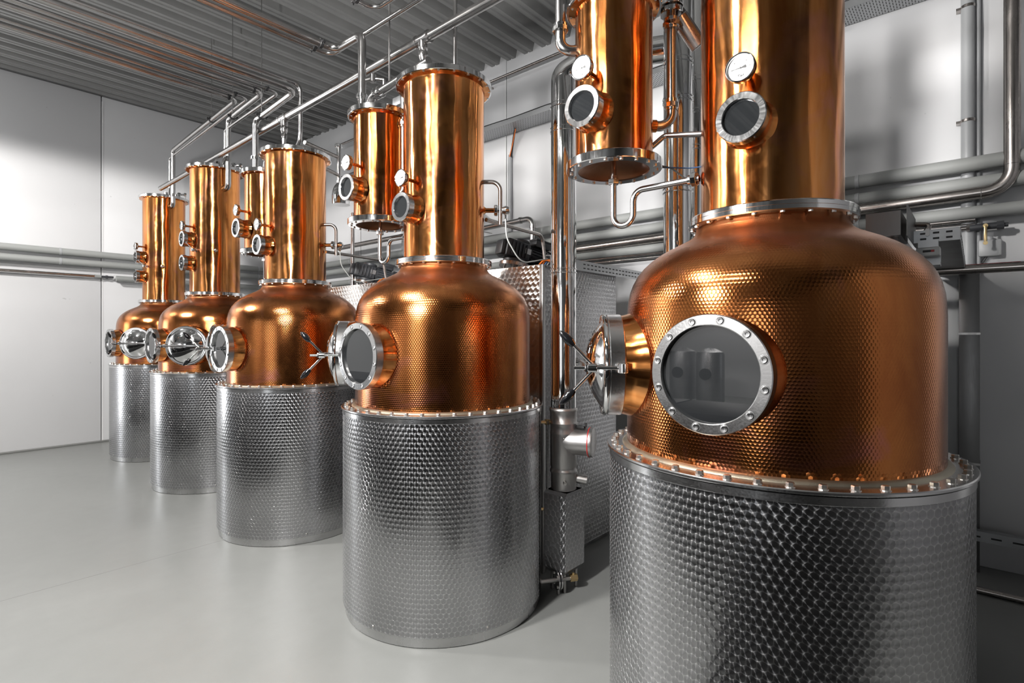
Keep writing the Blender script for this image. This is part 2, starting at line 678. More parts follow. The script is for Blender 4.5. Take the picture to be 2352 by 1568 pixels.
g = G()
g.box(((XL + XW) / 2, (4.277 + YE) / 2 + .15, -0.06), (XW - XL + .4, YE - 4.277 + .3, 0.12))
g.box(((XL + XW) / 2, (YN + 4.284 - 0.007 + 0.0) / 2 - .15, -0.06), (XW - XL + .4, 4.273 - YN + .3, 0.12))
floor = struct('floor', g, M_FLOOR)
part('floor_joint', G().box(((XL + XW) / 2, 4.275, -0.010), (XW - XL, 0.006, 0.012)), M_GAP, floor, 0)

# end wall: panels with an open joint at x = 1.98
we = struct('wall_end', G().box(((XL + XW) / 2, YE + 0.12, 2.5), (XW - XL + .4, 0.12, 5.4)), M_GAP)
seams = [XL, -7.0, -4.02, -1.02, 1.981, XW + 0.1]
for a, b in zip(seams[:-1], seams[1:]):
    part('wall_panel', G().box(((a + b) / 2, YE + 0.035, 2.47), (b - a - 0.012, 0.07, 4.94 + .02), bev=0.006), M_WHITE, we, 30)
for x in seams[1:-1]:
    part('joint_seal', G().box((x + 0.012, YE + 0.001, 2.45), (0.020, 0.008, 4.86)), M_SEAL, we, 0)
bb = struct('baseboard_end', G().box(((XL + XW) / 2, YE - 0.02, 0.012), (XW - XL, 0.045, 0.028), bev=0.01), M_FLOOR, None, 30)
# side wall
ws = struct('wall_side', G().box((XW + 0.12, (YN + YE) / 2, 2.5), (0.12, YE - YN + .4, 5.4)), M_GAP)
sy = [YN - .1, -1.81, 1.19, 4.189, 7.189, YE + .07]
for a, b in zip(sy[:-1], sy[1:]):
    part('wall_panel', G().box((XW + 0.035, (a + b) / 2, 2.47), (0.07, b - a - 0.010, 4.94), bev=0.006), M_WHITE, ws, 30)
for y in sy[1:-1]:
    part('joint_seal', G().box((XW + 0.001, y + 0.010, 2.3), (0.008, 0.016, 4.6)), M_SEAL, ws, 0)
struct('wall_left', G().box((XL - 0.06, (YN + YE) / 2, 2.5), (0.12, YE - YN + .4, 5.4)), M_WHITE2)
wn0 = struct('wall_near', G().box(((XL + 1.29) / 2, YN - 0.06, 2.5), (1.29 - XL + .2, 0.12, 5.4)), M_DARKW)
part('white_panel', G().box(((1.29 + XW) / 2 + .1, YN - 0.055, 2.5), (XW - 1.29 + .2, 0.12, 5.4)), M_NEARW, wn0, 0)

# trapezoidal roof sheet, ribs run across the row
g = G()
P = 0.254
prof = []
y = 9.50
while y > YN - 0.3:
    prof += [(y, 0.0), (y - 0.045, 0.0), (y - 0.052, 0.010), (y - 0.068, 0.010), (y - 0.075, 0.0), (y - 0.120, 0.0),
             (y - 0.145, 0.088), (y - 0.178, 0.088), (y - 0.185, 0.080), (y - 0.205, 0.080), (y - 0.212, 0.088), (y - 0.229, 0.088)]
    y -= P
vs, fs, uvs = [], [], []
for (yy, dz) in prof:
    z = zceil(yy) + dz - 0.004
    vs += [(XL - .1, yy, z), (XW + .1, yy, z)]
for i in range(len(prof) - 1):
    fs.append([2 * i, 2 * i + 1, 2 * i + 3, 2 * i + 2])
    uvs.append([(0, i * .02), (1, i * .02), (1, i * .02 + .02), (0, i * .02 + .02)])
ceil = struct('ceiling', G().add(vs, fs, uvs), M_CEIL)
gb = G()
gb.box(((XL + XW) / 2, (YN + YE) / 2, 0), (XW - XL + .4, YE - YN + .6, 0.05))
roof = struct('roof_deck', gb, M_DARKW, ceil)
roof.rotation_euler.x = math.atan(SL)
roof.location = (0, (YN + YE) / 2 * (1 - cos(math.atan(SL))), 0)
roof.matrix_local = M.Translation((0, (YN + YE) / 2, zceil((YN + YE) / 2) + 0.16)) @ M.Rotation(math.atan(SL), 4, 'X') @ M.Translation((0, -(YN + YE) / 2, 0))
struct('trim_1', G().box(((XL + XW) / 2, YE - 0.03, zceil(YE) + 0.02), (XW - XL, 0.06, 0.055)), M_TRUNK)

# ------------------------------------------------------------------ shared small meshes
ME = {}


def cached(key, fn):
    if key not in ME:
        ME[key] = fn()
    return ME[key]


me_bolt = G().lathe([(0, 0), (0.0135, 0), (0.0135, 0.002), (0, 0.002)], 14).hexa((0, 0, 0.002), (0, 0, 1), 0.0112, 0.0105).mesh('bolt', M_BOLT, 25)
me_sbolt = G().hexa((0, 0, 0), (0, 0, 1), 0.0078, 0.006).mesh('small_bolt', M_BOLT, 25)
me_screw = G().lathe([(0.0, -0.001), (0.003, -0.001), (0.0038, 0.0022), (0.0085, 0.0026), (0.0105, 0.0012), (0.0105, -0.001)], 18).mesh('screw', M_RING, 30)
me_sink = G().lathe([(0.0, 0.0004), (0.0125, 0.0004), (0.0132, 0.0), (0.0125, -0.001), (0, -0.001)], 18).mesh('screw_recess', M_TRUNK, 30)
RIMB = 44


def dial_mesh():
    g = G()
    def put(txt, x, y, sz, b=0.0):
        vs, fs = text_geo(txt, sz, 0.0003, b)
        g.add([(a + x, c + y, d + 0.0006) for a, c, d in vs], fs)
    R = 0.0365
    for i in range(0, 61):
        t = radians(225 - 270 * i / 60)
        big = i % 10 == 0
        ln = 0.0045 if big else (0.003 if i % 5 == 0 else 0.0018)
        w = 0.0006 if big else 0.00035
        c, s = cos(t), sin(t)
        a = V((c, s, 0)) * R
        b = V((c, s, 0)) * (R - ln)
        n = V((-s, c, 0)) * w
        g.add([tuple(a - n) , tuple(a + n), tuple(b + n), tuple(b - n)], [[0, 1, 2, 3]], None, M.Translation((0, 0, 0.0007)))
        if big:
            put(str(i * 2), (R - 0.0095) * c, (R - 0.0095) * s, 0.0066)
    put('\u00b0C', 0, 0.0125, 0.0072)
    put('Carl', 0.001, -0.0245, 0.0105, 0.00025)
    arc = [(0.0085 * cos(radians(a)) - 0.001, -0.0265 + 0.0095 * sin(radians(a)), 0) for a in range(35, 166, 13)]
    for a, b in zip(arc[:-1], arc[1:]):
        d = (V(b) - V(a)).normalized()
        n = V((-d.y, d.x, 0)) * 0.00055
        g.add([tuple(V(a) - n), tuple(V(b) - n), tuple(V(b) + n), tuple(V(a) + n)], [[0, 1, 2, 3]], None, M.Translation((0, 0, 0.0007)))
    return g.mesh('dial_markings', M_PRINT, 0)


def pointer_mesh():
    g = G()
    t = radians(180 + 4)
    m = M.Translation((0, 0, 0.0022)) @ M.Rotation(t, 4, 'Z')
    g.add([(-0.002, -0.0014, 0), (0.031, -0.0006, 0), (0.031, 0.0006, 0), (-0.002, 0.0014, 0)], [[0, 1, 2, 3]], None, m)
    g.add([(-0.004, -0.002, 0), (-0.004, 0.002, 0), (-0.0165, 0.0048, 0), (-0.0165, -0.0048, 0)], [[0, 1, 2, 3]], None, m)
    g.lathe([(0, 0), (0.0028, 0), (0.0028, 0.0016), (0, 0.0018)], 14, M.Translation((0, 0, 0.0018)))
    return g.mesh('pointer', M_PRINT, 0)


me_dialprint = dial_mesh()
me_pointer = pointer_mesh()
me_case = G().lathe([(0, 0), (0.043, 0), (0.0455, 0.003), (0.0455, 0.017), (0.0475, 0.019), (0.0475, 0.026), (0.0445, 0.0275), (0.0425, 0.026), (0.0415, 0.019)], 40).mesh('thermometer', M_POL, 40)
me_dialface = G().lathe([(0, 0.0002), (0.042, 0.0002)], 36).mesh('dial_face', M_DIAL, 0)


def thermometer(parent, ang, rad, z):
    """dial thermometer whose face looks along horizontal angle ang; stem reaches the copper"""
    d = V((cos(ang), sin(ang), 0))
    fr = frame(d * (rad + 0.062) + V((0, 0, z)), d, (0, 0, 1))
    t = part('thermometer', me_case, None, parent, mat4=fr)
    part('stem', cached('stem', lambda: G().cyl((0, 0, -0.072), (0, 0, 0.001), 0.010, 16).cyl((0, 0, -0.02), (0, 0, -0.008), 0.014, 6).mesh('stem', M_COPPER, 30)), None, t)
    f = M.Translation((0, 0, 0.018))
    part('dial_face', me_dialface, None, t, mat4=f)
    part('dial_markings', me_dialprint, None, t, mat4=f)
    part('pointer', me_pointer, None, t, mat4=f)
    return t


def sight_glass(parent, ang, rad, z):
    d = V((cos(ang), sin(ang), 0))
    fr = frame(d * (rad - 0.012) + V((0, 0, z)), d, (0, 0, 1))
    s = part('sight_glass', cached('sgring', lambda: G().lathe([(0.058, 0.060), (0.074, 0.060), (0.081, 0.064), (0.081, 0.096), (0.078, 0.099), (0.060, 0.099), (0.058, 0.097), (0.057, 0.080)], 44).mesh('sight_glass', M_RIM, 35)), None, parent, mat4=fr)
    part('neck', cached('sgneck', lambda: G().lathe([(0.088, 0.0), (0.080, 0.012), (0.075, 0.022), (0.074, 0.064)], 40).mesh('neck', M_COPPER, 40)), None, s)
    part('glass', cached('sgglass', lambda: G().lathe([(0.0, 0.086), (0.060, 0.086), (0.060, 0.08), (0, 0.08)], 36).mesh('glass', M_GLASS, 30)), None, s)
    me = cached('sgscrew', lambda: G().lathe([(0, 0), (0.0035, 0), (0.0035, 0.003), (0, 0.003)], 10).mesh('set_screw', M_TRUNK, 30))
    for a in (-60, 125):
        r = radians(a)
        part('set_screw', me, None, s, mat4=frame((0.0805 * cos(r), 0.0805 * sin(r), 0.08), (cos(r), sin(r), 0)))
    return s


# ------------------------------------------------------------------ the copper stills


def pot_profile(zf):
    return [(0.512, zf - 0.004), (0.512, 1.30), (0.512, 1.50), (0.512, 1.60), (0.5105, 1.64), (0.507, 1.675), (0.500, 1.707), (0.490, 1.735), (0.474, 1.765),
            (0.452, 1.793), (0.424, 1.819), (0.392, 1.842), (0.358, 1.861), (0.325, 1.877), (0.298, 1.890), (0.278, 1.902), (0.264, 1.915), (0.256, 1.930), (0.253, 1.950)]


ZW = 1.434        # height of manways and windows


def dome_z(r, R0=0.160, rise=0.056):
    """height of the dished cover above its rim at radius r"""
    Rs = (R0 * R0 + rise * rise) / (2 * rise)
    return math.sqrt(max(0, Rs * Rs - r * r)) - (Rs - rise)


def cover_mesh():
    pr = [(0.0, 0.088 + dome_z(0))]
    for r in (0.03, 0.06, 0.09, 0.115, 0.135, 0.150, 0.160):
        pr.append((r, 0.088 + dome_z(r)))
    pr += [(0.166, 0.086), (0.176, 0.088), (0.186, 0.087), (0.190, 0.082), (0.190, 0.074), (0.186, 0.070), (0.17, 0.070)]
    return G().lathe(pr, 56).mesh('manway_cover', M_MIR, 40)


def letter_mesh():
    g = G()
    def put(txt, x, y, sz, ex, b):
        vs, fs = text_geo(txt, sz, ex, b)
        g.add([(a + x, c + y, d + 0.0875 + dome_z(math.hypot(a + x, c + y))) for a, c, d in vs], fs)
    put('Carl', 0.008, 0.070, 0.080, 0.0035, 0.0012)
    for r in (0.050, 0.062):
        pts = []
        for a in range(60, 176, 8):
            x, y = -0.02 + r * cos(radians(a)), 0.068 + r * sin(radians(a))
            pts.append((x, y, 0.088 + dome_z(math.hypot(x, y))))
        g.tube(pts, 0.0028, 6)
    return g.mesh('embossed_letters', M_MIR, 40)


me_letters = letter_mesh()


def make_still(loc, zf, ztop, dome_deg, name_label, tall):
    st = thing('copper_still', loc, name_label, 'still', 'copper pot stills standing in a row')
    # --- jacket
    part('plinth', cached('plinth', lambda: G().lathe([(0.0, 0.0), (0.560, 0.0), (0.566, 0.004), (0.566, 0.060), (0, 0.060)], 96).mesh('plinth', M_PLINTH, 35)), None, st)
    j = part('jacket', G().lathe([(0.545, 0.055), (0.576, 0.055), (0.578, 0.057), (0.578, 0.30), (0.578, 0.60), (0.578, 0.90), (0.578, zf - 0.018), (0.57, zf - 0.016)], 128), M_PERL, st)
    part('jacket_edge', G().lathe([(0.5784, zf - 0.040), (0.5805, zf - 0.038), (0.5805, zf - 0.016), (0.575, zf - 0.014)], 128), M_RING, j)
    sa = radians(300)
    me_rivet = cached('rivet', lambda: G().lathe([(0, 0.004), (0.004, 0.0035), (0.006, 0.0)], 12).mesh('rivet', M_BOLT, 60))
    for a in (190, 250, 310):
        r = radians(a)
        part('rivet', me_rivet, None, j, mat4=frame((0.5785 * cos(r), 0.5785 * sin(r), 0.075), (cos(r), sin(r), 0)))
    gs = G()
    gs.lathe([(0.5792, 0.052), (0.5808, 0.055), (0.5808, zf - 0.045), (0.5792, zf - 0.042)], 6, ID, None, sa - 0.055, sa + 0.055)
    part('seam_strip', gs, M_PIPE, j)
    # --- flange with bolts
    fl = part('flange', G().lathe([(0.50, zf - 0.012), (0.584, zf - 0.012), (0.588, zf - 0.009), (0.588, zf - 0.003), (0.585, zf), (0.50, zf)], 128), M_RING, st)
    for i in range(RIMB):
        a = 2 * pi * (i + 0.5) / RIMB
        part('bolt', me_bolt, None, fl, mat4=M.Translation((0.560 * cos(a), 0.560 * sin(a), zf)) @ M.Rotation(a * 7.3, 4, 'Z'))
    part('weld_bead', G().lathe([(0.508, zf + 0.012), (0.516, zf + 0.011), (0.526, zf + 0.005), (0.531, zf - 0.001)], 128), M_WELD, st)
    # --- pot
    part('pot', G().lathe(pot_profile(zf), 128, ID, 0.512), M_HAMMER, st, 60)
    # --- round window
    aw = pi
    dw = V((-1, 0, 0))
    fw = frame(dw * 0.45 + V((0, 0, ZW)), dw, (0, 0, 1))
    wn = part('window_neck', cached('wneck', lambda: G().lathe([(0.182, 0.0), (0.178, 0.030), (0.172, 0.052), (0.166, 0.072), (0.162, 0.090), (0.160, 0.112)], 64).mesh('window_neck', M_COPPER, 60)), None, st, mat4=fw)
    wr = part('window_ring', cached('wring', lambda: G().lathe([(0.135, 0.104), (0.168, 0.104), (0.1725, 0.108), (0.1725, 0.146), (0.170, 0.1495), (0.143, 0.150), (0.1405, 0.148), (0.139, 0.120)], 72).mesh('window_ring', M_RING, 35)), None, st, mat4=fw)
    for i in range(12):
        a = 2 * pi * (i + 0.5) / 12 + 0.04
        p = (0.1565 * cos(a), 0.1565 * sin(a), 0.1502)
        part('screw', me_screw, None, wr, mat4=M.Translation(p))
        part('screw_recess', me_sink, None, wr, mat4=M.Translation((p[0], p[1], 0.1499)))
    part('glass', cached('wglass', lambda: G().lathe([(0, 0.134), (0.141, 0.134), (0.141, 0.120), (0, 0.120)], 60).mesh('glass', M_GLASS, 30)), None, wr)
    # --- manway with domed cover
    ad = radians(dome_deg)
    dd = V((cos(ad), sin(ad), 0))
    sgn = 1.0 if dome_deg < 180 else -1.0       # the swing bolt sits on the side of the window
    fd = frame(dd * 0.465 + V((0, 0, ZW)), dd, (0, 0, 1))
    part('manway_neck', cached('mneck', lambda: G().lathe([(0.222, -0.02), (0.206, 0.018), (0.195, 0.038), (0.188, 0.058), (0.182, 0.085)], 64).mesh('manway_neck', M_COPPER, 60)), None, st, mat4=fd)
    part('manway_ring', cached('mring', lambda: G().lathe([(0.168, 0.078), (0.186, 0.078), (0.1885, 0.081), (0.1885, 0.128), (0.186, 0.131), (0.168, 0.131)], 64).mesh('manway_ring', M_RING, 35)), None, st, mat4=fd)
    fc = fd @ M.Translation((0, 0, 0.062))
    mc = part('manway_cover', cached('mcover', cover_mesh), None, st, mat4=fc)
    part('embossed_letters', me_letters, None, mc)
    # clamp bar across the cover (local x of fc is horizontal)
    xs = (V((0, 0, 1)).cross(dd)).dot(V((-sin(ad), cos(ad), 0)))      # local +x against the tangent
    bs = sgn * (1 if xs > 0 else -1)
    key = 'clamp%d' % bs

    def clamp():
        g = G()
        g.box((0, 0, 0.152), (0.40, 0.020, 0.012), bev=0.003)
        g.cyl((-bs * 0.215, 0, 0.04), (-bs * 0.215, 0, 0.172), 0.008, 12)
        g.cyl((-bs * 0.215, -0.016, 0.035), (-bs * 0.215, 0.016, 0.035), 0.014, 16)
        g.lathe([(0, 0), (0.016, 0), (0.016, 0.01), (0, 0.01)], 16, M.Translation((-bs * 0.215, 0, 0.164)))
        g.box((bs * 0.203, 0, 0.152), (0.045, 0.026, 0.013), bev=0.003)
        return g.mesh('clamp_bar', M_PIPE, 35)
    cb = part('clamp_bar', cached(key, clamp), None, st, mat4=fc)
    hb = part('swing_bolt', cached(key + 'b', lambda: G().cyl((bs * 0.215, 0, 0.03), (bs * 0.215, 0, 0.195), 0.0065, 12).cyl((bs * 0.215, -0.017, 0.03), (bs * 0.215, 0.017, 0.03), 0.020, 20, 0.003)
                   .cyl((bs * 0.215, 0, 0.118), (bs * 0.215, 0, 0.150), 0.0155, 20, 0.002).mesh('swing_bolt', M_POL, 35)), None, st, mat4=fc)
    for s in (-1, 1):
        a0 = V((bs * 0.215, s * 0.012, 0.134))
        dv = V((0, s * 0.72, 0.69)).normalized()
        part('handle_arm', cached(key + 'arm%d' % s, lambda: G().cyl(a0, a0 + dv * 0.095, 0.0056, 12).mesh('handle_arm', M_POL, 35)), None, hb)
        part('knob', cached(key + 'kn%d' % s, lambda: G().lathe([(0, 0), (0.009, 0.0), (0.013, 0.010), (0.0155, 0.022), (0.0155, 0.034), (0.0125, 0.050), (0.008, 0.062), (0.0035, 0.068), (0, 0.069)], 20, frame(a0 + dv * 0.088, dv)).mesh('knob', M_BLACK, 60)), None, hb)
    # --- collar, column, lid
    zc = 1.945
    co = part('collar', cached('collar', lambda: G().lathe([(0.24, zc), (0.279, zc), (0.283, zc + 0.004), (0.283, zc + 0.0165), (0.2822, zc + 0.0175), (0.283, zc + 0.0185), (0.283, zc + 0.031), (0.279, zc + 0.035), (0.23, zc + 0.035)], 96).mesh('collar', M_POL, 35)), None, st)
    for i in range(20):
        a = 2 * pi * (i + 0.3) / 20
        part('bolt', me_sbolt, None, co, mat4=M.Translation((0.268 * cos(a), 0.268 * sin(a), zc)) @ M.Rotation(pi, 4, 'X'))
    part('column', G().lathe([(0.2375, zc + 0.03), (0.2375, 2.2), (0.2375, 2.5), (0.2375, 2.75), (0.2375, ztop - 0.014), (0.240, ztop - 0.008), (0.272, ztop - 0.004), (0.272, ztop)], 96), M_COPPER, st, 40)
    tf = part('lid', G().lathe([(0.0, ztop + 0.032), (0.279, ztop + 0.032), (0.283, ztop + 0.028), (0.283, ztop + 0.002), (0.281, ztop), (0.24, ztop)], 96), M_POL, st, 35)
    for i in range(20):
        a = 2 * pi * (i + 0.3) / 20
        part('bolt', me_sbolt, None, tf, mat4=M.Translation((0.268 * cos(a), 0.268 * sin(a), ztop - (0.0 if not tall else 0.0))) @ M.Rotation(pi, 4, 'X'))
    # --- instruments
    if tall:
        thermometer(st, pi, 0.2375, 2.656)
        sight_glass(st, pi, 0.2375, 2.522)
        sight_glass(st, pi, 0.2375, 2.277)
        for a, up in ((208, 1), (250, 0)):
            r = radians(a)
            fr = frame(V((cos(r), sin(r), 0)) * 0.235 + V((0, 0, 2.40)), (cos(r), sin(r), 0), (0, 0, 1))
            gv = G().cyl((0, 0, 0), (0, 0, 0.05), 0.011, 14).cyl((0, 0, 0.014), (0, 0, 0.024), 0.017, 6).lathe([(0, -0.02), (0.014, -0.014), (0.02, 0), (0.014, 0.014), (0, 0.02)], 16, M.Translation((0, 0, 0.06)))
            tp = part('sample_tap', gv, M_POL, st, mat4=fr)
            if up:
                part('lever', G().cyl((0, 0.0, 0.062), (-0.02, 0.055, 0.115), 0.0035, 8).cyl((-0.02, 0.055, 0.115), (-0.024, 0.066, 0.126), 0.0065, 10), M_POL, tp)
            else:
                part('lever', G().cyl((0, 0.0, 0.072), (0.0, -0.025, 0.088), 0.006, 10), M_POL, tp)
    else:
        thermometer(st, pi, 0.2375, 2.41)
        sight_glass(st, pi, 0.2375, 2.250)
    return st


S = {}
S[5] = make_still((2.117, 0.575, 0), 1.136, 2.995, 126, 'largest copper pot still, its column cut off by the top of the picture', False)
S[4] = make_still((2.162, 2.400, 0), 1.144, 2.995, 140, 'copper pot still with a level gauge and square flue box at its right', False)
S[3] = make_still((2.204, 4.275, 0), 1.158, 2.997, 146, 'middle copper pot still of the row of five, third from the camera', False)
S[2] = make_still((2.270, 6.144, 0), 1.167, 3.262, 226, 'fourth copper pot still from the camera, its domed steel manway cover in full view', True)
S[1] = make_still((2.345, 8.035, 0), 1.172, 3.283, 226, 'smallest-looking copper pot still, farthest off by the white end wall', True)

# still 4: sight level gauge on the jacket
gr = S[4]
ag = radians(318)
dg = V((cos(ag), sin(ag), 0))
tg = V((-sin(ag), cos(ag), 0))
gg = thing('level_gauge', (2.162, 2.400, 0), 'slim glass level gauge with brass valves on the right of the middle steel jacket', 'gauge')
b0 = dg * 0.625
part('glass_tube', G().cyl(b0 + V((0, 0, 0.49)), b0 + V((0, 0, 1.00)), 0.0075, 12), M_PIPE, gg)
part('guard_rod', G().cyl(b0 + tg * 0.022 + V((0, 0, 0.47)), b0 + tg * 0.022 + V((0, 0, 1.02)), 0.004, 8), M_PIPE, gg)
part('guard_rod', G().cyl(b0 - tg * 0.022 + V((0, 0, 0.47)), b0 - tg * 0.022 + V((0, 0, 1.02)), 0.004, 8), M_PIPE, gg)
for zz, kn in ((1.01, 0.010), (0.48, 0.026)):
    g = G().cyl(dg * 0.575 + V((0, 0, zz)), b0 + V((0, 0, zz)), 0.010, 12).box(tuple(b0 + V((0, 0, zz))), (0.026, 0.026, 0.034), bev=0.004)
    g.cyl(b0 + V((0, 0, zz)), b0 + V((0.055, -0.05, 0)) * 1.0 + V((0, 0, zz)), 0.007, 12)
    vl = part('valve', g, M_BRASS, gg)
    e = b0 + V((0.055, -0.05, 0)) + V((0, 0, zz))
    part('hand_wheel', G().cyl(e, e + V((0.014, -0.0127, 0)), kn, 16, 0.003), M_BLACK, vl)
g = G().cyl(b0 + V((0, 0, 0.47)), b0 + V((0, 0, 0.40)), 0.006, 10)
dv = part('drain_tap', g, M_BRASS, gg)
part('lever', G().box(tuple(b0 + V((0, 0, 0.445))), (0.05, 0.012, 0.010), bev=0.003), M_RED, dv)

# drain valve at the foot of still 4
dvt = thing('drain_valve', (2.60, 1.93, 0), 'flanged drain valve low on the floor behind the middle jacket', 'valve')
x0 = V((-0.01, -0.04, 0.085))
ax = V((0.84, -0.54, 0)).normalized()
part('pipe', G().cyl(x0 - ax * 0.10, x0 + ax * 0.13, 0.014, 14), M_MATT, dvt)
for s in (0, 1):
    c = x0 + ax * (0.0 + 0.016 * s)
    fp = part('flange_plate', G().cyl(c, c + ax * 0.010, 0.056, 28, 0.001), M_RING, dvt)
    for k in range(4):
        a = pi / 4 + k * pi / 2
        y2 = ax.cross(V((0, 0, 1)))
        p = c + (y2 * cos(a) + V((0, 0, 1)) * sin(a)) * 0.043
        part('bolt', me_sbolt, None, fp, mat4=frame(p + ax * (0.010 if s else 0), ax if s else -ax))
part('tap', G().cyl(x0 + ax * 0.09, x0 + ax * 0.135, 0.022, 6).cyl(x0 + ax * 0.11, x0 + ax * 0.11 + V((0, 0, 0.03)), 0.008, 10), M_BRASS, dvt)
part('support_foot', G().cyl((0.0, -0.05, 0.0), (0.0, -0.05, 0.072), 0.010, 10), M_MATT, dvt)

# ------------------------------------------------------------------ copper condensers hanging between the stills


def make_condenser(loc, label, pipe_off, trap_y, drop_from):
    c = thing('copper_condenser', loc, label, 'condenser', 'copper condensers hung behind the stills')
    zb, zt = 2.240, 2.920
    bf = part('bottom_flange', cached('cbf', lambda: G().lathe([(0.150, zb + 0.0), (0.198, zb), (0.2005, zb + 0.003), (0.2005, zb + 0.033), (0.198, zb + 0.036), (0.15, zb + 0.036), (0.15, zb)], 72).mesh('bottom_flange', M_POL, 35)), None, c)
    for i in range(18):
        a = 2 * pi * i / 18
        part('bolt', me_sbolt, None, bf, mat4=M.Translation((0.178 * cos(a), 0.178 * sin(a), zb)) @ M.Rotation(pi, 4, 'X'))
    part('dished_bottom', cached('cdish', lambda: G().lathe([(0.0, zb + 0.050), (0.06, zb + 0.046), (0.11, zb + 0.034), (0.14, zb + 0.016), (0.155, zb + 0.002)], 48).mesh('dished_bottom', M_DARKCU, 60)), None, c)
    part('vessel', cached('cves', lambda: G().lathe([(0.162, zb + 0.03), (0.162, 2.5), (0.162, 2.7), (0.162, zt - 0.02), (0.163, zt - 0.010), (0.19, zt - 0.002), (0.19, zt + 0.002)], 80).mesh('vessel', M_COPPER, 40)), None, c)
    tf = part('top_flange', cached('ctf', lambda: G().lathe([(0.0, zt + 0.035), (0.198, zt + 0.035), (0.2005, zt + 0.032), (0.2005, zt + 0.003), (0.198, zt), (0.165, zt)], 72).mesh('top_flange', M_POL, 35)), None, c)
    for i in range(18):
        a = 2 * pi * i / 18
        part('bolt', me_sbolt, None, tf, mat4=M.Translation((0.178 * cos(a), 0.178 * sin(a), zt)) @ M.Rotation(pi, 4, 'X'))
    thermometer(c, pi, 0.162, 2.592)
    sight_glass(c, pi, 0.162, 2.442)
    # trap pipe under the vessel
    pts = fillet([(0, 0, zb + 0.05), (0, 0, 2.004), (0, -0.093, 2.004), (0, -0.093, 2.142), (0, trap_y, 2.142)], [0, 0.046, 0.046, 0.045, 0])
    tp = part('trap_pipe', G().tube(pts, 0.0128, 16), M_PIPE, c)
    part('union_nut', G().cyl((0, 0, 2.185), (0, 0, 2.207), 0.024, 6, 0.002).cyl((0, 0, 2.207), (0, 0, 2.219), 0.020, 18), M_POL, tp)
    part('union_nut', G().cyl((0, trap_y + 0.030, 2.142), (0, trap_y + 0.008, 2.142), 0.027, 8, 0.002).cyl((0, trap_y + 0.042, 2.142), (0, trap_y + 0.028, 2.142), 0.020, 18), M_POL, tp)
    # side riser
    o = V(pipe_off)
    zr = 2.437
    pts = fillet([(o.x * 0.55, o.y * 0.55, zr), (o.x, o.y, zr), (o.x, o.y, 3.10)], [0, 0.075, 0])
    rp = part('side_riser', G().tube(pts, 0.0215, 18), M_PIPE, c)
    part('stub', G().cyl((o.x * 0.52, o.y * 0.52, zr), (o.x * 0.74, o.y * 0.74, zr), 0.026, 18, 0.002), M_COPPER, rp)
    for zu, r in ((2.515, 0.030), (2.86, 0.036)):
        part('union_nut', G().cyl((o.x, o.y, zu), (o.x, o.y, zu + 0.022), r, 10, 0.002).cyl((o.x, o.y, zu - 0.010), (o.x, o.y, zu), r * 0.85, 18).cyl((o.x, o.y, zu + 0.022), (o.x, o.y, zu + 0.036), r * 0.9, 18), M_POL, rp)
    return c


C5 = make_condenser((2.016, 1.168, 0), 'nearest hanging copper condenser, left of the foreground column', (0.172, -0.182, 0), -0.372, 0)
C4 = make_condenser((2.060, 2.900, 0), 'hanging copper condenser just left of the middle still column', (0.060, -0.165, 0), -0.295, 0)
C3 = make_condenser((2.150, 4.720, 0), 'far hanging copper condenser, half hidden behind the third column', (0.060, -0.165, 0), -0.215, 0)

# ------------------------------------------------------------------ overhead pipework


def pipe(name, label, pts, r, R, mat=None, group=None, clamps=(), hangers=(), seg=16):
    """clamps: distance-free points along the pipe with axis; hangers: points that get a rod to the roof"""
    o = thing(name, pts[0], label, 'pipe', group)
    off = V(pts[0])
    P = [V(p) - off for p in pts]
    part('run', G().tube(fillet(P, R), r, seg), mat or M_PIPE, o)
    for (p, d) in clamps:
        p = V(p) - off
        d = V(d).normalized()
        g = G().ring(p - d * 0.011, d, r + 0.006, r - 0.002, 0.022, 20)
        side = d.cross(V((0, 0, 1))).normalized()
        for s in (-1, 1):
            g.box(tuple(p + side * s * (r + 0.014)), (0.020, 0.020, 0.014), bev=0.002)
            g.cyl(p + side * s * (r + 0.014) - V((0, 0, 0.02)), p + side * s * (r + 0.014) + V((0, 0, 0.016)), 0.004, 8)
        part('clamp', g, M_RUB, o)
    for p in hangers:
        p = V(p) - off
        w = p + off
        part('hanger_rod', G().cyl(p + V((0, 0, r)), (p.x, p.y, zceil(w.y) - off.z), 0.004, 8), M_PIPE, o)
    return o


GV = 'vapour pipes rising to the roof'
XF = -9.5
# still 1
pipe('vapour_pipe', 'steel pipe from the farthest column that turns left lowest under the roof', [(2.345, 7.795, 3.17), (2.345, 7.70, 3.17), (2.345, 7.70, 3.872), (2.345, 5.773, 3.970), (XF, 5.773, 3.970)], 0.027, [0, 0.07, 0.06, 0.09, 0], None, GV,
     [((2.26, 5.773, 3.970), (1, 0, 0)), ((2.345, 6.45, 3.937), (0, 1, 0.05))], [(2.345, 6.45, 3.937), (0.4, 5.773, 3.97)])
pipe('cooling_pipe', 'thin steel pipe beside the lowest roof pipe, ending on the farthest column', [(2.345, 7.86, 3.30), (2.345, 7.82, 3.42), (2.345, 7.82, 3.80), (2.345, 5.515, 3.905), (XF, 5.515, 3.905)], 0.0155, [0, .04, .05, .07, 0], None, 'thin cooling pipes under the roof',
     [((2.22, 5.515, 3.905), (1, 0, 0))])
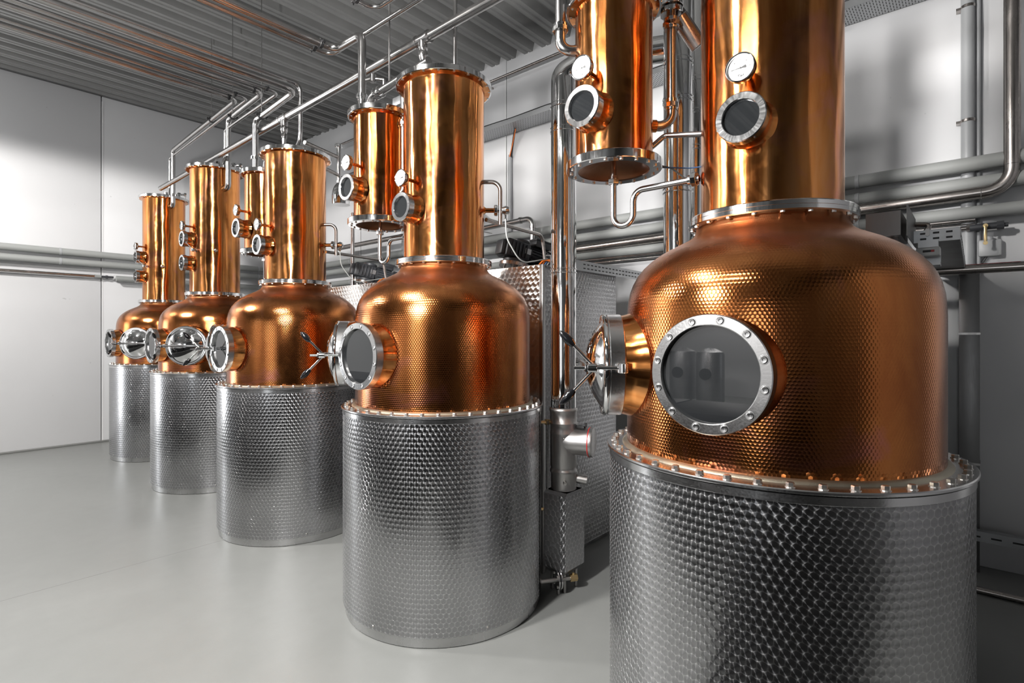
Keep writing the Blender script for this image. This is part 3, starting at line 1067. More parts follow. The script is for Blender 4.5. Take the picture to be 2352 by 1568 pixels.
# still 2
pipe('vapour_pipe', 'steel pipe from the fourth column that bends at the middle of the three roof pipes', [(2.27, 5.905, 3.05), (2.27, 5.81, 3.05), (2.27, 5.81, 3.746), (2.27, 5.014, 3.794), (XF, 5.014, 3.794)], 0.027, [0, 0.07, 0.06, 0.09, 0], None, GV,
     [((2.18, 5.014, 3.794), (1, 0, 0)), ((2.27, 5.70, 3.752), (0, 1, 0.06))], [(2.27, 5.70, 3.752)])
pipe('cooling_pipe', 'thin steel pipe dropping beside the fourth column, second from the left', [(2.27, 5.96, 3.28), (2.27, 5.885, 3.38), (2.27, 5.885, 3.66), (2.27, 4.714, 3.702), (XF, 4.714, 3.702)], 0.0155, [0, .04, .05, .07, 0], None, 'thin cooling pipes under the roof',
     [((2.16, 4.714, 3.702), (1, 0, 0))])
# still 3
pipe('vapour_pipe', 'steel pipe rising from the far condenser, rightmost of the three left roof pipes', [(2.13, 4.86, 2.95), (2.13, 4.86, 3.452), (2.13, 4.126, 3.500), (XF, 4.126, 3.500)], 0.027, [0, 0.06, 0.09, 0], None, GV,
     [((2.13, 4.74, 3.46), (0, 1, -0.06))], [(2.13, 4.74, 3.46)])
pipe('cooling_pipe', 'thin steel pipe dropping straight onto the third column with a small kink', [(2.20, 4.30, 3.02), (2.20, 4.27, 3.07), (2.20, 4.200, 3.14), (2.20, 4.191, 3.20), (2.20, 4.191, 3.589), (XF, 4.191, 3.589)], 0.0165, [0, .03, .05, .05, .06, 0], None, 'thin cooling pipes under the roof')
# still 4
vp4 = pipe('vapour_pipe', 'thick steel pipe with a crank under the roof above the middle condenser', [(2.04, 3.07, 2.95), (2.04, 3.07, 3.530), (2.04, 3.40, 3.540), (XF, 3.40, 3.540)], 0.0265, [0, 0.06, 0.08, 0], None, GV,
     [((1.93, 3.40, 3.540), (1, 0, 0))])
part('union_nut', G().cyl((0, 0, 0.155), (0, 0, 0.18), 0.036, 12, 0.002).cyl((0, 0, 0.14), (0, 0, 0.155), 0.031, 18), M_POL, vp4)
part('vent_valve', G().cyl((0, 0, 0.27), (0.05, -0.05, 0.29), 0.013, 12).cyl((0.05, -0.05, 0.262), (0.05, -0.05, 0.318), 0.021, 12, 0.004).cyl((0.05, -0.05, 0.29), (0.10, -0.10, 0.285), 0.010, 12).cyl((0.10, -0.10, 0.285), (0.10, -0.10, 0.24), 0.009, 10), M_PIPE, vp4)
pipe('cooling_pipe', 'thin steel pipe turning towards the camera above the middle stills', [(2.06, -1.2, 3.54), (2.06, 3.49, 3.54), (XF, 3.49, 3.54)], 0.0155, [0, .08, 0], None, 'thin cooling pipes under the roof', [((1.93, 3.49, 3.54), (1, 0, 0))])
# towards still 5
pipe('vapour_pipe', 'thick steel pipe at the top edge of the picture that turns towards the foreground', [(1.93, -1.2, 3.60), (1.93, 2.70, 3.60), (XF, 2.70, 3.60)], 0.0265, [0, .10, 0], None, GV, [((1.80, 2.70, 3.60), (1, 0, 0))])
pipe('cooling_pipe', 'thin steel pipe just under the pipe at the top edge of the picture', [(1.955, -1.2, 3.545), (1.955, 2.80, 3.545), (XF, 2.80, 3.545)], 0.0155, [0, .08, 0], None, 'thin cooling pipes under the roof', [((1.82, 2.80, 3.545), (1, 0, 0))])

# water header along the row with drops
hd = pipe('water_header', 'long straight steel header pipe running over the tops of the stills', [(2.18, 7.6, 3.338), (2.18, -1.0, 3.43)], 0.0285, 0.1, None)
off = V((2.18, 7.6, 3.338))
for (yy, zt, nm) in ((2.615, 3.027, 'middle'), (4.43, 3.03, 'third'), (6.32, 3.294, 'fourth')):
    zh = 3.338 + (7.6 - yy) / 8.6 * 0.092
    p = V((2.18, yy, zh)) - off
    tee = part('tee', G().cyl(p + V((0, -0.055, 0)), p + V((0, 0.055, 0)), 0.034, 18, 0.003).cyl(p + V((0, -0.06, 0)), p + V((0, -0.048, 0)), 0.038, 18).cyl(p + V((0, 0.048, 0)), p + V((0, 0.06, 0)), 0.038, 18)
               .cyl(p, p + V((0, 0, -0.06)), 0.031, 18), M_PIPE, hd)
    zd = zt - off.z
    h = p.z - zd
    part('drop', G().lathe([(0.017, 0), (0.017, h * 0.50), (0.023, h * 0.51), (0.023, h * 0.60), (0.019, h * 0.62), (0.026, h * 0.66), (0.030, h * 0.70), (0.030, h * 0.76), (0.024, h * 0.80), (0.029, h * 0.83), (0.031, h * 0.92), (0.031, h)], 18, M.Translation((p.x, p.y, zd))), M_PIPE, tee)

pipe('vent_pipe', 'straight upright pipe from the lid of the middle column to the roof', [(2.25, 2.40, 3.02), (2.25, 2.40, 4.72)], 0.0135, 0.1)
vp = pipe('vapour_crossover', 'short thick steel pipe with clamps joining the middle condenser top to its column', [(2.06, 3.02, 3.055), (2.06, 2.98, 3.10), (2.06, 2.42, 3.145)], 0.026, [0, .05, 0])
off = V((2.06, 3.02, 3.055))
for yy in (2.945, 2.90):
    p = V((2.06, yy, 3.103)) - off
    part('clamp_ring', G().ring(p, (0, -1, 0.08), 0.038, 0.02, 0.014, 20), M_POL, vp)
part('hanger_rod', G().cyl(V((2.06, 2.80, 3.14)) - off, V((2.06, 2.80, zceil(2.8))) - off, 0.0055, 8), M_PIPE, vp)
part('support_bar', G().box(tuple(V((2.12, 2.62, 3.03)) - off), (0.03, 0.42, 0.055), bev=0.004), M_GALV, vp)

vp3 = pipe('vapour_crossover', 'short thick steel pipe joining the far condenser top to the third column', [(2.17, 4.76, 2.975), (2.17, 4.73, 3.07), (2.17, 4.40, 3.10)], 0.026, [0, .04, 0])
off = V((2.17, 4.76, 2.975))
part('valve_body', G().cyl(V((2.13, 4.87, 3.10)) - off, V((2.13, 4.87, 3.13)) - off, 0.040, 16, 0.004).cyl(V((2.13, 4.87, 2.965)) - off, V((2.13, 4.87, 2.985)) - off, 0.034, 16, 0.004), M_POL, vp3)
part('vent_valve', G().cyl((0.0, 0.0, 0.15), (0.06, -0.03, 0.19), 0.012, 12).cyl((0.06, -0.03, 0.165), (0.06, -0.03, 0.215), 0.019, 12, 0.004).cyl((0.06, -0.03, 0.19), (0.11, -0.06, 0.18), 0.010, 12).cyl((0.11, -0.06, 0.18), (0.11, -0.06, 0.13), 0.009, 10), M_PIPE, vp3)
for k, (sx, sy, zz, nm) in enumerate(((2.345, 8.035, 3.315, 'vent valve on the lid of the farthest still'), (2.270, 6.144, 3.294, 'vent valve on the lid of the fourth still'))):
    vv = thing('vent_valve', (sx + 0.10, sy - 0.12, zz), 'small round steel ' + nm, 'valve')
    part('stem', G().cyl((0, 0, -0.002), (0, 0, 0.05), 0.012, 12).cyl((0, 0, 0.05), (0.09, -0.05, 0.06), 0.011, 12), M_PIPE, vv)
    part('ball_body', G().lathe([(0, -0.028), (0.018, -0.022), (0.027, 0), (0.018, 0.022), (0, 0.028)], 18, M.Translation((0.03, -0.017, 0.055))).lathe([(0, -0.024), (0.016, -0.018), (0.022, 0), (0.016, 0.018), (0, 0.024)], 18, M.Translation((0.09, -0.05, 0.06))), M_POL, vv)
    part('outlet', G().cyl((0.09, -0.05, 0.05), (0.09, -0.05, -0.0), 0.008, 10), M_PIPE, vv)
    fy = thing('flange_yoke', (sx - 0.03, sy - 0.16, zz), 'small steel pipe flange on the lid of the %s still' % ('farthest' if k == 0 else 'fourth'), 'flange')
    part('plate', G().cyl((0, 0, -0.001), (0, 0, 0.018), 0.045, 20, 0.003), M_POL, fy)
    part('stub', G().cyl((0, 0, 0.018), (0, 0, 0.05), 0.022, 16), M_PIPE, fy)

# pipes round the foreground condenser
fp = pipe('side_inlet_pipe', 'polished elbow pipe entering the nearest condenser from its left', [(1.93, 1.270, 2.755), (1.868, 1.340, 2.755), (1.868, 1.340, 3.25)], 0.0225, [0, .075, 0])
off = V((1.93, 1.270, 2.755))
for zz in (2.835, 3.00):
    part('union_nut', G().cyl(V((1.868, 1.340, zz)) - off, V((1.868, 1.340, zz + 0.02)) - off, 0.034, 10, 0.002).cyl(V((1.868, 1.340, zz + .02)) - off, V((1.868, 1.340, zz + 0.032)) - off, 0.030, 18), M_POL, fp)
tv = thing('actuated_valve', (2.188, 0.986, 0), 'dark cylindrical actuator with tee and unions beside the foreground column top', 'valve')
part('tee', G().cyl((0, 0, 2.93), (0, 0, 3.04), 0.026, 18).tube(fillet([(0, 0, 3.02), (0.02, -0.06, 3.04), (0.05, -0.26, 3.05)], 0.02), 0.022, 16), M_PIPE, tv)
part('clamp_ring', G().ring((0, 0, 2.915), (0, 0, 1), 0.048, 0.02, 0.022, 24).ring((0, 0, 2.945), (0, 0, 1), 0.050, 0.02, 0.020, 24), M_POL, tv)
part('actuator', G().cyl((0.035, -0.02, 2.915), (0.115, -0.075, 2.80), 0.036, 24, 0.004), M_PIPED, tv)
part('bracket', G().box((0.035, -0.02, 2.925), (0.05, 0.04, 0.05), bev=0.004), M_RUB, tv)
part('drain_elbow', G().tube(fillet([(0.03, -0.20, 3.05), (0.055, -0.22, 2.985), (0.085, -0.245, 2.985), (0.085, -0.245, 3.06)], 0.02), 0.0125, 12).cyl((0.036, -0.205, 3.03), (0.046, -0.213, 3.0), 0.018, 6), M_PIPE, tv)
pipe('return_pipe', 'thin steel pipe crossing from the nearest condenser to the foreground column', [(2.10, 1.045, 2.33), (2.135, 0.99, 2.385), (2.13, 0.80, 2.345)], 0.0115, [0, .03, 0])
part('black_cable', G().tube(fillet([(2.16, 1.10, 2.30), (2.22, 1.0, 2.27), (2.27, 0.92, 2.19), (2.30, 0.86, 2.24), (2.34, 0.78, 2.26)], 0.05), 0.004, 8), M_GRY, None)
tag(bpy.data.objects['black_cable'], 'loose grey cable looping behind the foreground column', 'cable')
bpy.data.objects['black_cable'].name = 'loose_cable'
solid('data_cable', G().tube(fillet([(2.12, 1.06, 2.262), (2.25, 0.93, 2.262), (2.36, 0.82, 2.285)], 0.05), 0.0028, 8), M_BLU, 'thin blue cable behind the foreground column', 'cable')

# ------------------------------------------------------------------ sensors and agitator pipework right of stills 4 and 3
for n, (sx, sy, wh) in {4: (2.162, 2.400, 'middle'), 3: (2.204, 4.275, 'third')}.items():
    d = V((cos(radians(311)), sin(radians(311)), 0))
    sp = thing('inlet_sensor', (sx, sy, 0), 'clamped steel inlet fitting on the right of the %s column' % wh, 'sensor')
    part('stub', G().cyl(d * 0.232 + V((0, 0, 2.285)), d * 0.30 + V((0, 0, 2.285)), 0.014, 14).lathe([(0.034, 0), (0.022, 0.006), (0.016, 0.014)], 20, frame(d * 0.234 + V((0, 0, 2.285)), d)), M_COPPER, sp)
    part('clamp_ring', G().cyl(d * 0.298 + V((0, 0, 2.285)), d * 0.318 + V((0, 0, 2.285)), 0.033, 16, 0.003), M_POL, sp)
    part('sensor_head', G().cyl(d * 0.318 + V((0, 0, 2.285)), d * 0.345 + V((0, 0, 2.285)), 0.012, 12).lathe([(0, -0.028), (0.02, -0.02), (0.028, 0), (0.02, 0.02), (0, 0.028)], 18, frame(d * 0.368 + V((0, 0, 2.285)), d)).cyl(d * 0.365 + V((0, 0, 2.26)), d * 0.365 + V((0, 0, 2.235)), 0.009, 10), M_POL, sp)
    c0 = d * 0.365 + V((0, 0, 2.24))
    part('cable', G().tube(fillet([c0, c0 + V((0.01, 0, -0.12)), c0 + V((0.12, -0.02, -0.26)), c0 + V((0.42, 0.0, -0.20))], 0.12, 10), 0.004, 8), M_GRY, sp)
    pipe('overflow_pipe', 'arched tarnished pipe on the right of the %s column' % wh, [tuple(V((sx, sy, 2.455)) + d * 0.225), tuple(V((sx, sy, 2.455)) + d * 0.335), tuple(V((sx, sy, 2.20)) + d * 0.335)], 0.0125, [0, .06, 0], M_PIPED)
    e = V((sx, sy, 2.23)) + d * 0.25
    pipe('feed_pipe', 'tarnished pipe running back from the %s column to the agitator box' % wh, [tuple(e), (e.x + 0.60, e.y + 0.04, 2.225), (e.x + 0.63, e.y + 0.04, 2.06)], 0.0125, [0, .06, 0], M_PIPED)

# ------------------------------------------------------------------ steam cabinets with agitator motors


def cabinet(y0, y1, label, x0=2.757):
    c = thing('steel_cabinet', (x0, y0, 0), label, 'cabinet', 'dimpled steel cabinets behind the stills')
    w, dpt, h = 0.95, y1 - y0, 2.0
    part('front_panel', G().box((0.004, dpt / 2, h / 2 + 0.02), (0.008, dpt - 0.004, h - 0.04), bev=0.002), M_STAR, c, 25)
    part('side_panel', G().box((w / 2, 0.004, h / 2 + 0.02), (w - 0.018, 0.008, h - 0.04), bev=0.002), M_PERLB, c, 25)
    part('rear_panel', G().box((w - 0.004, dpt / 2, h / 2 + 0.02), (0.008, dpt - 0.02, h - 0.04)), M_PERLB, c, 0)
    part('far_panel', G().box((w / 2, dpt - 0.004, h / 2 + 0.02), (w - 0.018, 0.008, h - 0.04)), M_PERLB, c, 0)
    part('top_panel', G().box((w / 2, dpt / 2, h - 0.006), (w - 0.02, dpt - 0.02, 0.010)), M_GALV, c, 0)
    part('corner_trim', G().box((0.006, 0.006, h / 2), (0.030, 0.030, h), bev=0.004), M_MATT, c, 25)
    part('base_frame', G().box((w / 2, dpt / 2, 0.02), (w - 0.06, dpt - 0.06, 0.04)), M_TRUNK, c, 0)
    return c


cabinet(2.12, 2.96, 'dimpled steel cabinet behind the middle still, bright front with bolts of pattern')
cabinet(4.00, 4.84, 'bright dimpled steel cabinet behind the third still', 2.80)
cabinet(0.25, 1.02, 'dimpled steel cabinet behind the foreground still, mostly hidden')


def gearmotor(loc, rz, label):
    m = thing('gear_motor', loc, label, 'motor', 'agitator gear motors on the cabinets', rz)
    T = M.Rotation(radians(12), 4, 'Y')
    part('mounting_disc', G().lathe([(0, 0.03), (0.115, 0.03), (0.118, 0.034), (0.118, 0.056), (0.115, 0.06), (0, 0.06)], 36, T).cyl((0.05, 0.05, 0.0), (0.05, 0.05, 0.04), 0.008, 8).cyl((-0.05, 0.05, 0.0), (-0.05, 0.05, 0.06), 0.008, 8).cyl((0.0, -0.07, 0.0), (0.0, -0.07, 0.05), 0.008, 8).cyl((0, 0, 0), (0, 0, 0.05), 0.02, 12), M_PIPED, m)
    part('gear_flange', G().lathe([(0, 0.06), (0.092, 0.06), (0.092, 0.085), (0.07, 0.095), (0, 0.095)], 30, T), M_MOTOR, m)
    gb = part('gearbox', G().box((-0.03, 0, 0.155), (0.20, 0.15, 0.13), T, bev=0.016).box((-0.135, 0, 0.15), (0.05, 0.10, 0.11), T, bev=0.012).cyl(T @ V((0.02, 0, 0.215)), T @ V((0.02, 0, 0.245)), 0.062, 24, 0.006), M_MOTOR, m)
    for i in range(5):
        part('cooling_rib', G().box((-0.09 + i * 0.03, -0.078, 0.155), (0.009, 0.016, 0.10), T, bev=0.003), M_MOTOR, gb)
    part('name_plate', G().box((0.045, -0.0765, 0.16), (0.05, 0.004, 0.04), T), M_GALV, gb)
    mt = part('motor_barrel', G().lathe([(0, 0.0), (0.062, 0.0), (0.066, 0.006), (0.066, 0.19), (0.060, 0.20), (0, 0.20)], 28, T @ frame((0.065, 0, 0.155), (1, 0, 0))), M_MOTOR, m)
    for i in range(20):
        a = 2 * pi * i / 20
        part('fin', cached('fin', lambda: G().box((0, 0, 0), (0.13, 0.004, 0.012)).mesh('fin', M_MOTOR, 0)), None, mt,
             mat4=T @ M.Translation((0.155, 0.071 * sin(a), 0.155 + 0.071 * cos(a))) @ M.Rotation(-a, 4, 'X'))
    part('fan_cowl', G().lathe([(0, 0.0), (0.076, 0.0), (0.078, 0.004), (0.078, 0.06), (0.07, 0.07), (0, 0.07)], 28, T @ frame((0.255, 0, 0.155), (1, 0, 0))), M_MOTOR, m)
    part('terminal_box', G().box((0.17, -0.02, 0.245), (0.13, 0.10, 0.05), T, bev=0.006).box((0.17, -0.02, 0.276), (0.135, 0.105, 0.014), T, bev=0.004), M_MOTOR, m)
    return m


gearmotor((2.985, 2.56, 2.0), radians(-18), 'grey gear motor on top of the cabinet behind the middle still')
gearmotor((3.02, 4.52, 2.0), radians(-22), 'grey gear motor on top of the cabinet behind the third still')
for k, (x, y) in enumerate(((3.12, 2.36), (3.14, 4.30))):
    wh = ('middle', 'third')[k]
    for i, (mt, nm, lab) in enumerate(((M_ORG, 'orange_cable', 'orange'), (M_ORG, 'orange_cable', 'second orange'), (M_BLU, 'blue_cable', 'blue'), (M_GRY, 'grey_cable', 'pale grey'))):
        a = 0.03 * i
        solid(nm, G().tube(fillet([(x - 0.16 + a, y - 0.03, 2.006), (x - 0.10 + a, y - 0.05, 2.075 + 0.006 * i), (x + 0.05 + a * .4, y - 0.10, 2.05), (x + 0.30, y - 0.14, 2.022)], 0.06, 8), 0.006, 8), mt,
              '%s cable arching over the cabinet behind the %s still' % (lab, wh), 'cable', None)

# flues


def flue(name, loc, label, z0, z1, r, bands, ext=None):
    f = thing(name, loc, label, 'flue', 'polished steel flues')
    pr = [(r, z0)]
    for zb in sorted(bands):
        for k in (0.0, 0.022):
            pr += [(r, zb + k - 0.004), (r + 0.005, zb + k - 0.001), (r + 0.005, zb + k + 0.003), (r, zb + k + 0.006)]
    pr.append((r, z1))
    part('upright_duct', G().lathe(pr, 48), M_MIR, f, 50)
    if ext:
        part('elbow_duct', G().tube(ext, r, 40), M_MIR, f, 50)
    return f


f4 = flue('flue_pipe', (2.70, 1.912, 0), 'polished steel flue standing right of the middle still', 1.085, 3.06, 0.0775, (1.92, 2.78, 2.93),
          fillet([(0, 0, 3.05), (0, 0, 3.13), (0.10, -0.16, 3.24), (0.27, -0.42, 3.24), (0.33, -0.555, 3.24)], [0, .10, .10, .1, 0], 10))
fl = part('lower_duct', G().lathe([(0.0775, 0.60), (0.0775, 0.60), (0.0775, 0.70), (0.082, 0.705), (0.082, 0.72), (0.0775, 0.725), (0.0775, 0.74), (0.081, 0.745), (0.081, 0.93), (0.081, 0.94), (0.0825, 0.943), (0.0825, 0.947), (0.0805, 0.95), (0.0805, 0.99), (0.086, 1.005), (0.086, 1.008), (0.082, 1.012), (0.082, 1.07), (0.087, 1.08), (0.087, 1.092), (0.079, 1.10)], 48), M_MATT, f4, 45)
part('rivet', cached('rivet', None), None, fl, mat4=frame((-0.081 * 0.8, -0.081 * 0.6, 0.92), (-.8, -.6, 0)))
br = part('branch_duct', G().lathe([(0.0, 0.19), (0.070, 0.19), (0.086, 0.185), (0.088, 0.178), (0.088, 0.165), (0.082, 0.160), (0.080, 0.12), (0.080, 0.0)], 40, frame((0.0, 0.0, 0.895), (0.35, -0.94, 0))), M_MATT, f4)
part('gasket', G().ring(V((0.35, -0.94, 0)) * 0.160 + V((0, 0, 0.895)), (0.35, -0.94, 0), 0.091, 0.07, 0.006, 40), M_RED, br)
part('latch', G().box((0.03, -0.10, 0.985), (0.025, 0.07, 0.016), bev=0.004).cyl((0.05, -0.13, 0.985), (0.05, -0.13, 1.01), 0.005, 8), M_RUB, br)
part('side_spout', G().cyl((0.05, -0.05, 0.665), (0.085, -0.115, 0.655), 0.028, 18), M_MATT, f4)
part('drain_plug', G().lathe([(0, 0.016), (0.01, 0.014), (0.013, 0.0)], 14, frame((-0.058, -0.052, 0.655), (-.74, -.67, 0))), M_BOLT, f4)
fb = thing('draught_box', (2.70, 1.908, 0), 'square dimpled steel box under the flue right of the middle still', 'box')
part('casing', G().add([(-.1, -.08, .14), (.1, -.08, .14), (.1, .08, .14), (-.1, .08, .14), (-.1, -.08, .585), (.1, -.08, .585), (.1, .08, .585), (-.1, .08, .585),
                        (-.08, -.06, .112), (.08, -.06, .112), (.08, .06, .112), (-.08, .06, .112), (-.08, -.078, .602), (.08, -.078, .602), (.08, .078, .602), (-.08, .078, .602)],
                       [[0, 1, 5, 4], [1, 2, 6, 5], [2, 3, 7, 6], [3, 0, 4, 7], [8, 9, 1, 0], [9, 10, 2, 1], [10, 11, 3, 2], [11, 8, 0, 3], [11, 10, 9, 8], [4, 5, 13, 12], [5, 6, 14, 13], [6, 7, 15, 14], [7, 4, 12, 15], [12, 13, 14, 15]],
                       [[(0, .14), (.2, .14), (.2, .58), (0, .58)], [(.2, .14), (.36, .14), (.36, .58), (.2, .58)], [(.36, .14), (.56, .14), (.56, .58), (.36, .58)], [(.56, .14), (.72, .14), (.72, .58), (.56, .58)]] + [[(0, 0)] * 4] * 10), M_PERLB, fb, 20)
for sx in (-1, 1):
    for syy in (-1, 1):
        part('leg', cached('fbleg', lambda: G().cyl((0, 0, 0), (0, 0, 0.114), 0.010, 10).mesh('leg', M_MATT, 30)), None, fb, loc=(sx * 0.06, syy * 0.045, 0))
flue('flue_pipe', (2.75, 1.203, 0), 'polished steel flue rising between the nearest condenser and the foreground column', 0.04, 4.55, 0.074, (2.30, 2.78, 2.98))
flue('flue_pipe', (3.10, 1.252, 0), 'darker flue just right of the flue by the foreground column', 0.04, 4.55, 0.072, (1.92, 2.62, 2.83, 3.02))
f3 = thing('flue_pipe', (2.86, 4.66, 0), 'horizontal polished flue behind the third column running to the wall', 'flue', 'polished steel flues')
part('duct', G().tube(fillet([(0, 0, 2.80), (0, 0, 2.97), (0.35, 0.02, 2.99), (1.89, 0.0, 3.0)], [0, .12, .1, 0]), 0.085, 36), M_MIR, f3, 50)
part('band', G().ring((0.30, 0.016, 2.985), (1, 0, 0), 0.091, 0.07, 0.016, 36).ring((0.36, 0.018, 2.99), (1, 0, 0), 0.091, 0.07, 0.012, 36), M_MIR, f3)
pt = pipe('vent_standpipe', 'upright steel pipe with a flanged cap right of the third column', [(2.80, 4.60, 2.99), (2.80, 4.60, 3.33)], 0.021, 0.1)
part('cap', G().cyl((0, 0, 0.335), (0, 0, 0.365), 0.036, 20, 0.004), M_POL, pt)
part('side_branch', G().cyl((0, 0, 0.24), (-0.42, -0.14, 0.24), 0.017, 14).cyl((0, 0, 0.07), (-0.34, -0.16, 0.07), 0.017, 14), M_PIPED, pt)
pipe('support_post', 'slim upright steel post behind the third still', [(2.93, 4.57, 1.99), (2.93, 4.57, 2.72)], 0.019, 0.1)
pipe('support_post', 'slim grey post left of the third column, behind the far condenser', [(2.75, 5.30, 0.0), (2.75, 5.30, 2.42)], 0.018, 0.1)
pipe('support_post', 'second slim grey post left of the third column', [(2.60, 4.98, 0.0), (2.60, 4.98, 2.42)], 0.020, 0.1)
cbx = thing('control_box', (2.85, 5.22, 1.55), 'small black control panel with a maker label left of the third collar', 'panel')
part('housing', G().box((0, 0, 0.22), (0.04, 0.34, 0.50), bev=0.006), M_RUB, cbx)
part('frame', G().box((0.01, 0.185, 0.22), (0.05, 0.022, 0.56)).box((0.01, 0, 0.49), (0.05, 0.39, 0.022)), M_BOXW, cbx, 0)
_vs, _fs = text_geo('Carl', 0.055, 0.0008, 0.0006)
part('lettering', G().add(_vs, _fs, None, frame((-0.0215, 0.05, 0.43), (-1, 0, 0), (0, 0, 1))), M_DIAL, cbx, 0)
part('wall_bracket', G().box((0.5, 0, 0.02), (1.0, 0.03, 0.03)).box((0.98, 0, -0.76), (0.04, 0.04, 1.57)), M_TRUNK, cbx, 0)

# ------------------------------------------------------------------ pipes and services on the side wall and end wall


def wallpipe(name, label, z, r, xo, y0, y1, mat, mat_group=None, brk=True):
    o = thing(name, (XW - xo, y0, z), label, 'pipe', mat_group)
    part('run', G().cyl((0, 0, 0), (0, y1 - y0, 0), r, 24), mat, o, 40)
    yy = y0 + 0.6
    k = 0
    while brk and yy < y1 - 0.2:
        part('bracket', G().box((xo / 2 , yy - y0, -r * 0.9), (xo, 0.03, 0.014)).ring((0, yy - y0 - 0.012, 0), (0, 1, 0), r + 0.003, r - 0.004, 0.024, 24), M_COND if mat == M_PVC else M_PIPED, o)
        yy += 1.35
    return o


xe = 4.63
zs = ((2.661, 0.047, 'top'), (2.530, 0.045, 'second'), (2.343, 0.041, 'lowest'))
for z, r, nm in zs:
    o = thing('insulated_pipe', (XW - 0.12, -2.5, z), 'grey insulated pipe along both walls, %s of the three' % nm, 'pipe', 'grey insulated wall pipes')
    xend = XL + 0.4 if nm != 'lowest' else 2.13
    pts = fillet([(0, 0, 0), (0, YE - 0.12 + 2.5, 0), (xend - (XW - 0.12), YE - 0.12 + 2.5, 0)], [0, 0.14, 0], 10)
    part('run', G().tube(pts, r, 24), M_PVC, o, 40)
    for k in range(9):
        part('bracket', G().ring((0, 0.5 + k * 1.32, 0), (0, 1, 0), r + 0.003, r - 0.004, 0.026, 24).box((0.056, 0.513 + k * 1.32, 0), (0.108, 0.026, 0.012)), M_COND, o)
    for k in range(7 if nm != 'lowest' else 2):
        xx = -0.5 - k * 1.32
        part('bracket', G().ring((xx, YE + 2.38, 0), (1, 0, 0), r + 0.003, r - 0.004, 0.026, 24).box((xx + .013, YE + 2.435, 0), (0.026, 0.108, 0.012)), M_COND, o)
sp = pipe('steam_pipe', 'big polished pipe along the side wall that elbows upward at the right edge', [(4.60, 3.9, 2.40), (4.60, -0.175, 2.462), (4.60, -0.175, 4.55)], 0.041, [0, .13, 0], M_PIPED, None, (), (), 24)
for (p, d) in (((0, -3.93, 0.058), (0, 1, 0)), ((0, -4.075, 0.21), (0, 0, 1))):
    part('weld_seam', G().ring(p, d, 0.0425, 0.035, 0.004, 24), M_PIPE, sp)
wallpipe('condensate_pipe', 'thin polished pipe below the grey wall pipes, upper of two', 2.300, 0.0145, 0.10, 0.0, 8.8, M_PIPED)
lp = wallpipe('compressed_air_pipe', 'thin pipe with dark clamps below the wall pipes, lower of two', 2.263, 0.0125, 0.10, 0.0, 8.8, M_PIPE)
ep = thing('thin_wall_pipe', (1.98, YE - 0.075, 2.36), 'thin dark pipe on the end wall ending in a capped valve', 'pipe')
part('run', G().cyl((-0.09, 0, 0), (XL + 0.5 - 1.98, 0, 0.02), 0.019, 18), M_PIPED, ep)
part('sleeve', G().cyl((-0.09, 0, 0), (-0.02, 0, 0), 0.022, 18).cyl((-0.095, 0, 0), (-0.085, 0, 0), 0.024, 18), M_PVC, ep)
part('valve', G().cyl((-0.02, 0, 0), (0.13, 0, 0), 0.017, 16).cyl((0.035, 0, 0), (0.06, 0, 0), 0.024, 8), M_MOTOR, ep)
part('cap', G().cyl((0.125, 0, 0), (0.135, 0, 0), 0.03, 16).cyl((0.135, 0, 0), (0.15, 0, 0), 0.024, 8), M_SEAL, ep)
part('bracket', G().box((0.04, 0.04, 0), (0.02, 0.075, 0.012)).box((-1.5, 0.04, 0), (0.02, 0.075, 0.012)), M_BRASS, ep)

# perforated cable tray high on the side wall
ct = thing('cable_tray', (XW, -2.0, 3.885), 'long perforated cable tray high on the side wall', 'tray')
L = 9.4
part('tray_bottom', G().box((-0.135, L / 2, 0), (0.25, L, 0.003)), M_PERF, ct, 0)
part('tray_lip', G().box((-0.26, L / 2, 0.026), (0.003, L, 0.055)), M_GALV, ct, 0)
part('rear_lip', G().box((-0.01, L / 2, 0.026), (0.003, L, 0.055)), M_GALV, ct, 0)
for k in range(5):
    yb = 0.9 + k * 2.05
    part('bracket', G().add([(-0.25, yb - .02, -0.004), (-0.25, yb + .02, -0.004), (0, yb - .02, -0.004), (0, yb + .02, -0.004), (-0.25, yb - .02, -0.020), (-0.25, yb + .02, -0.020), (0, yb - .02, -0.085), (0, yb + .02, -0.085)],
                            [[0, 1, 3, 2], [4, 6, 7, 5], [0, 4, 5, 1], [2, 3, 7, 6], [0, 2, 6, 4], [1, 5, 7, 3]]), M_TRUNK, ct, 0)
solid('tray_cable', G().tube([(XW - 0.262, -2 + L * i / 40, 3.941 + 0.004 * sin(i * 1.7)) for i in range(41)], 0.005, 8), M_RUB, 'black cable lying along the edge of the high cable tray', 'cable')
wb = pipe('overhead_bar', 'thin polished pipe running along the side wall above the cable tray', [(4.60, 7.6, 4.50), (4.60, -1.5, 4.50)], 0.016, 0.1, M_PIPED)
for k in range(4):
    part('stand_off', G().box((0.075, -1.0 - 2.2 * k, 0), (0.15, 0.02, 0.02)), M_PIPED, wb, 0)
pipe('wall_conduit', 'grey upright conduit on the side wall below the cable tray, right of the middle column', [(XW - 0.03, 4.105, 3.63), (XW - 0.03, 4.105, 2.72)], 0.024, 0.1, M_COND)
solid('riser_cable', G().tube(fillet([(XW - 0.03, 4.09, 3.60), (XW - 0.04, 4.06, 3.72), (XW - 0.09, 3.98, 3.875)], 0.1), 0.012, 8), M_RUB, 'black cable rising from the wall conduit to the tray', 'cable')
solid('riser_cable', G().tube(fillet([(XW - 0.055, 4.09, 3.60), (XW - 0.065, 4.04, 3.72), (XW - 0.11, 3.95, 3.875)], 0.1), 0.006, 8), M_ORG, 'orange cable rising from the wall conduit to the tray', 'cable')
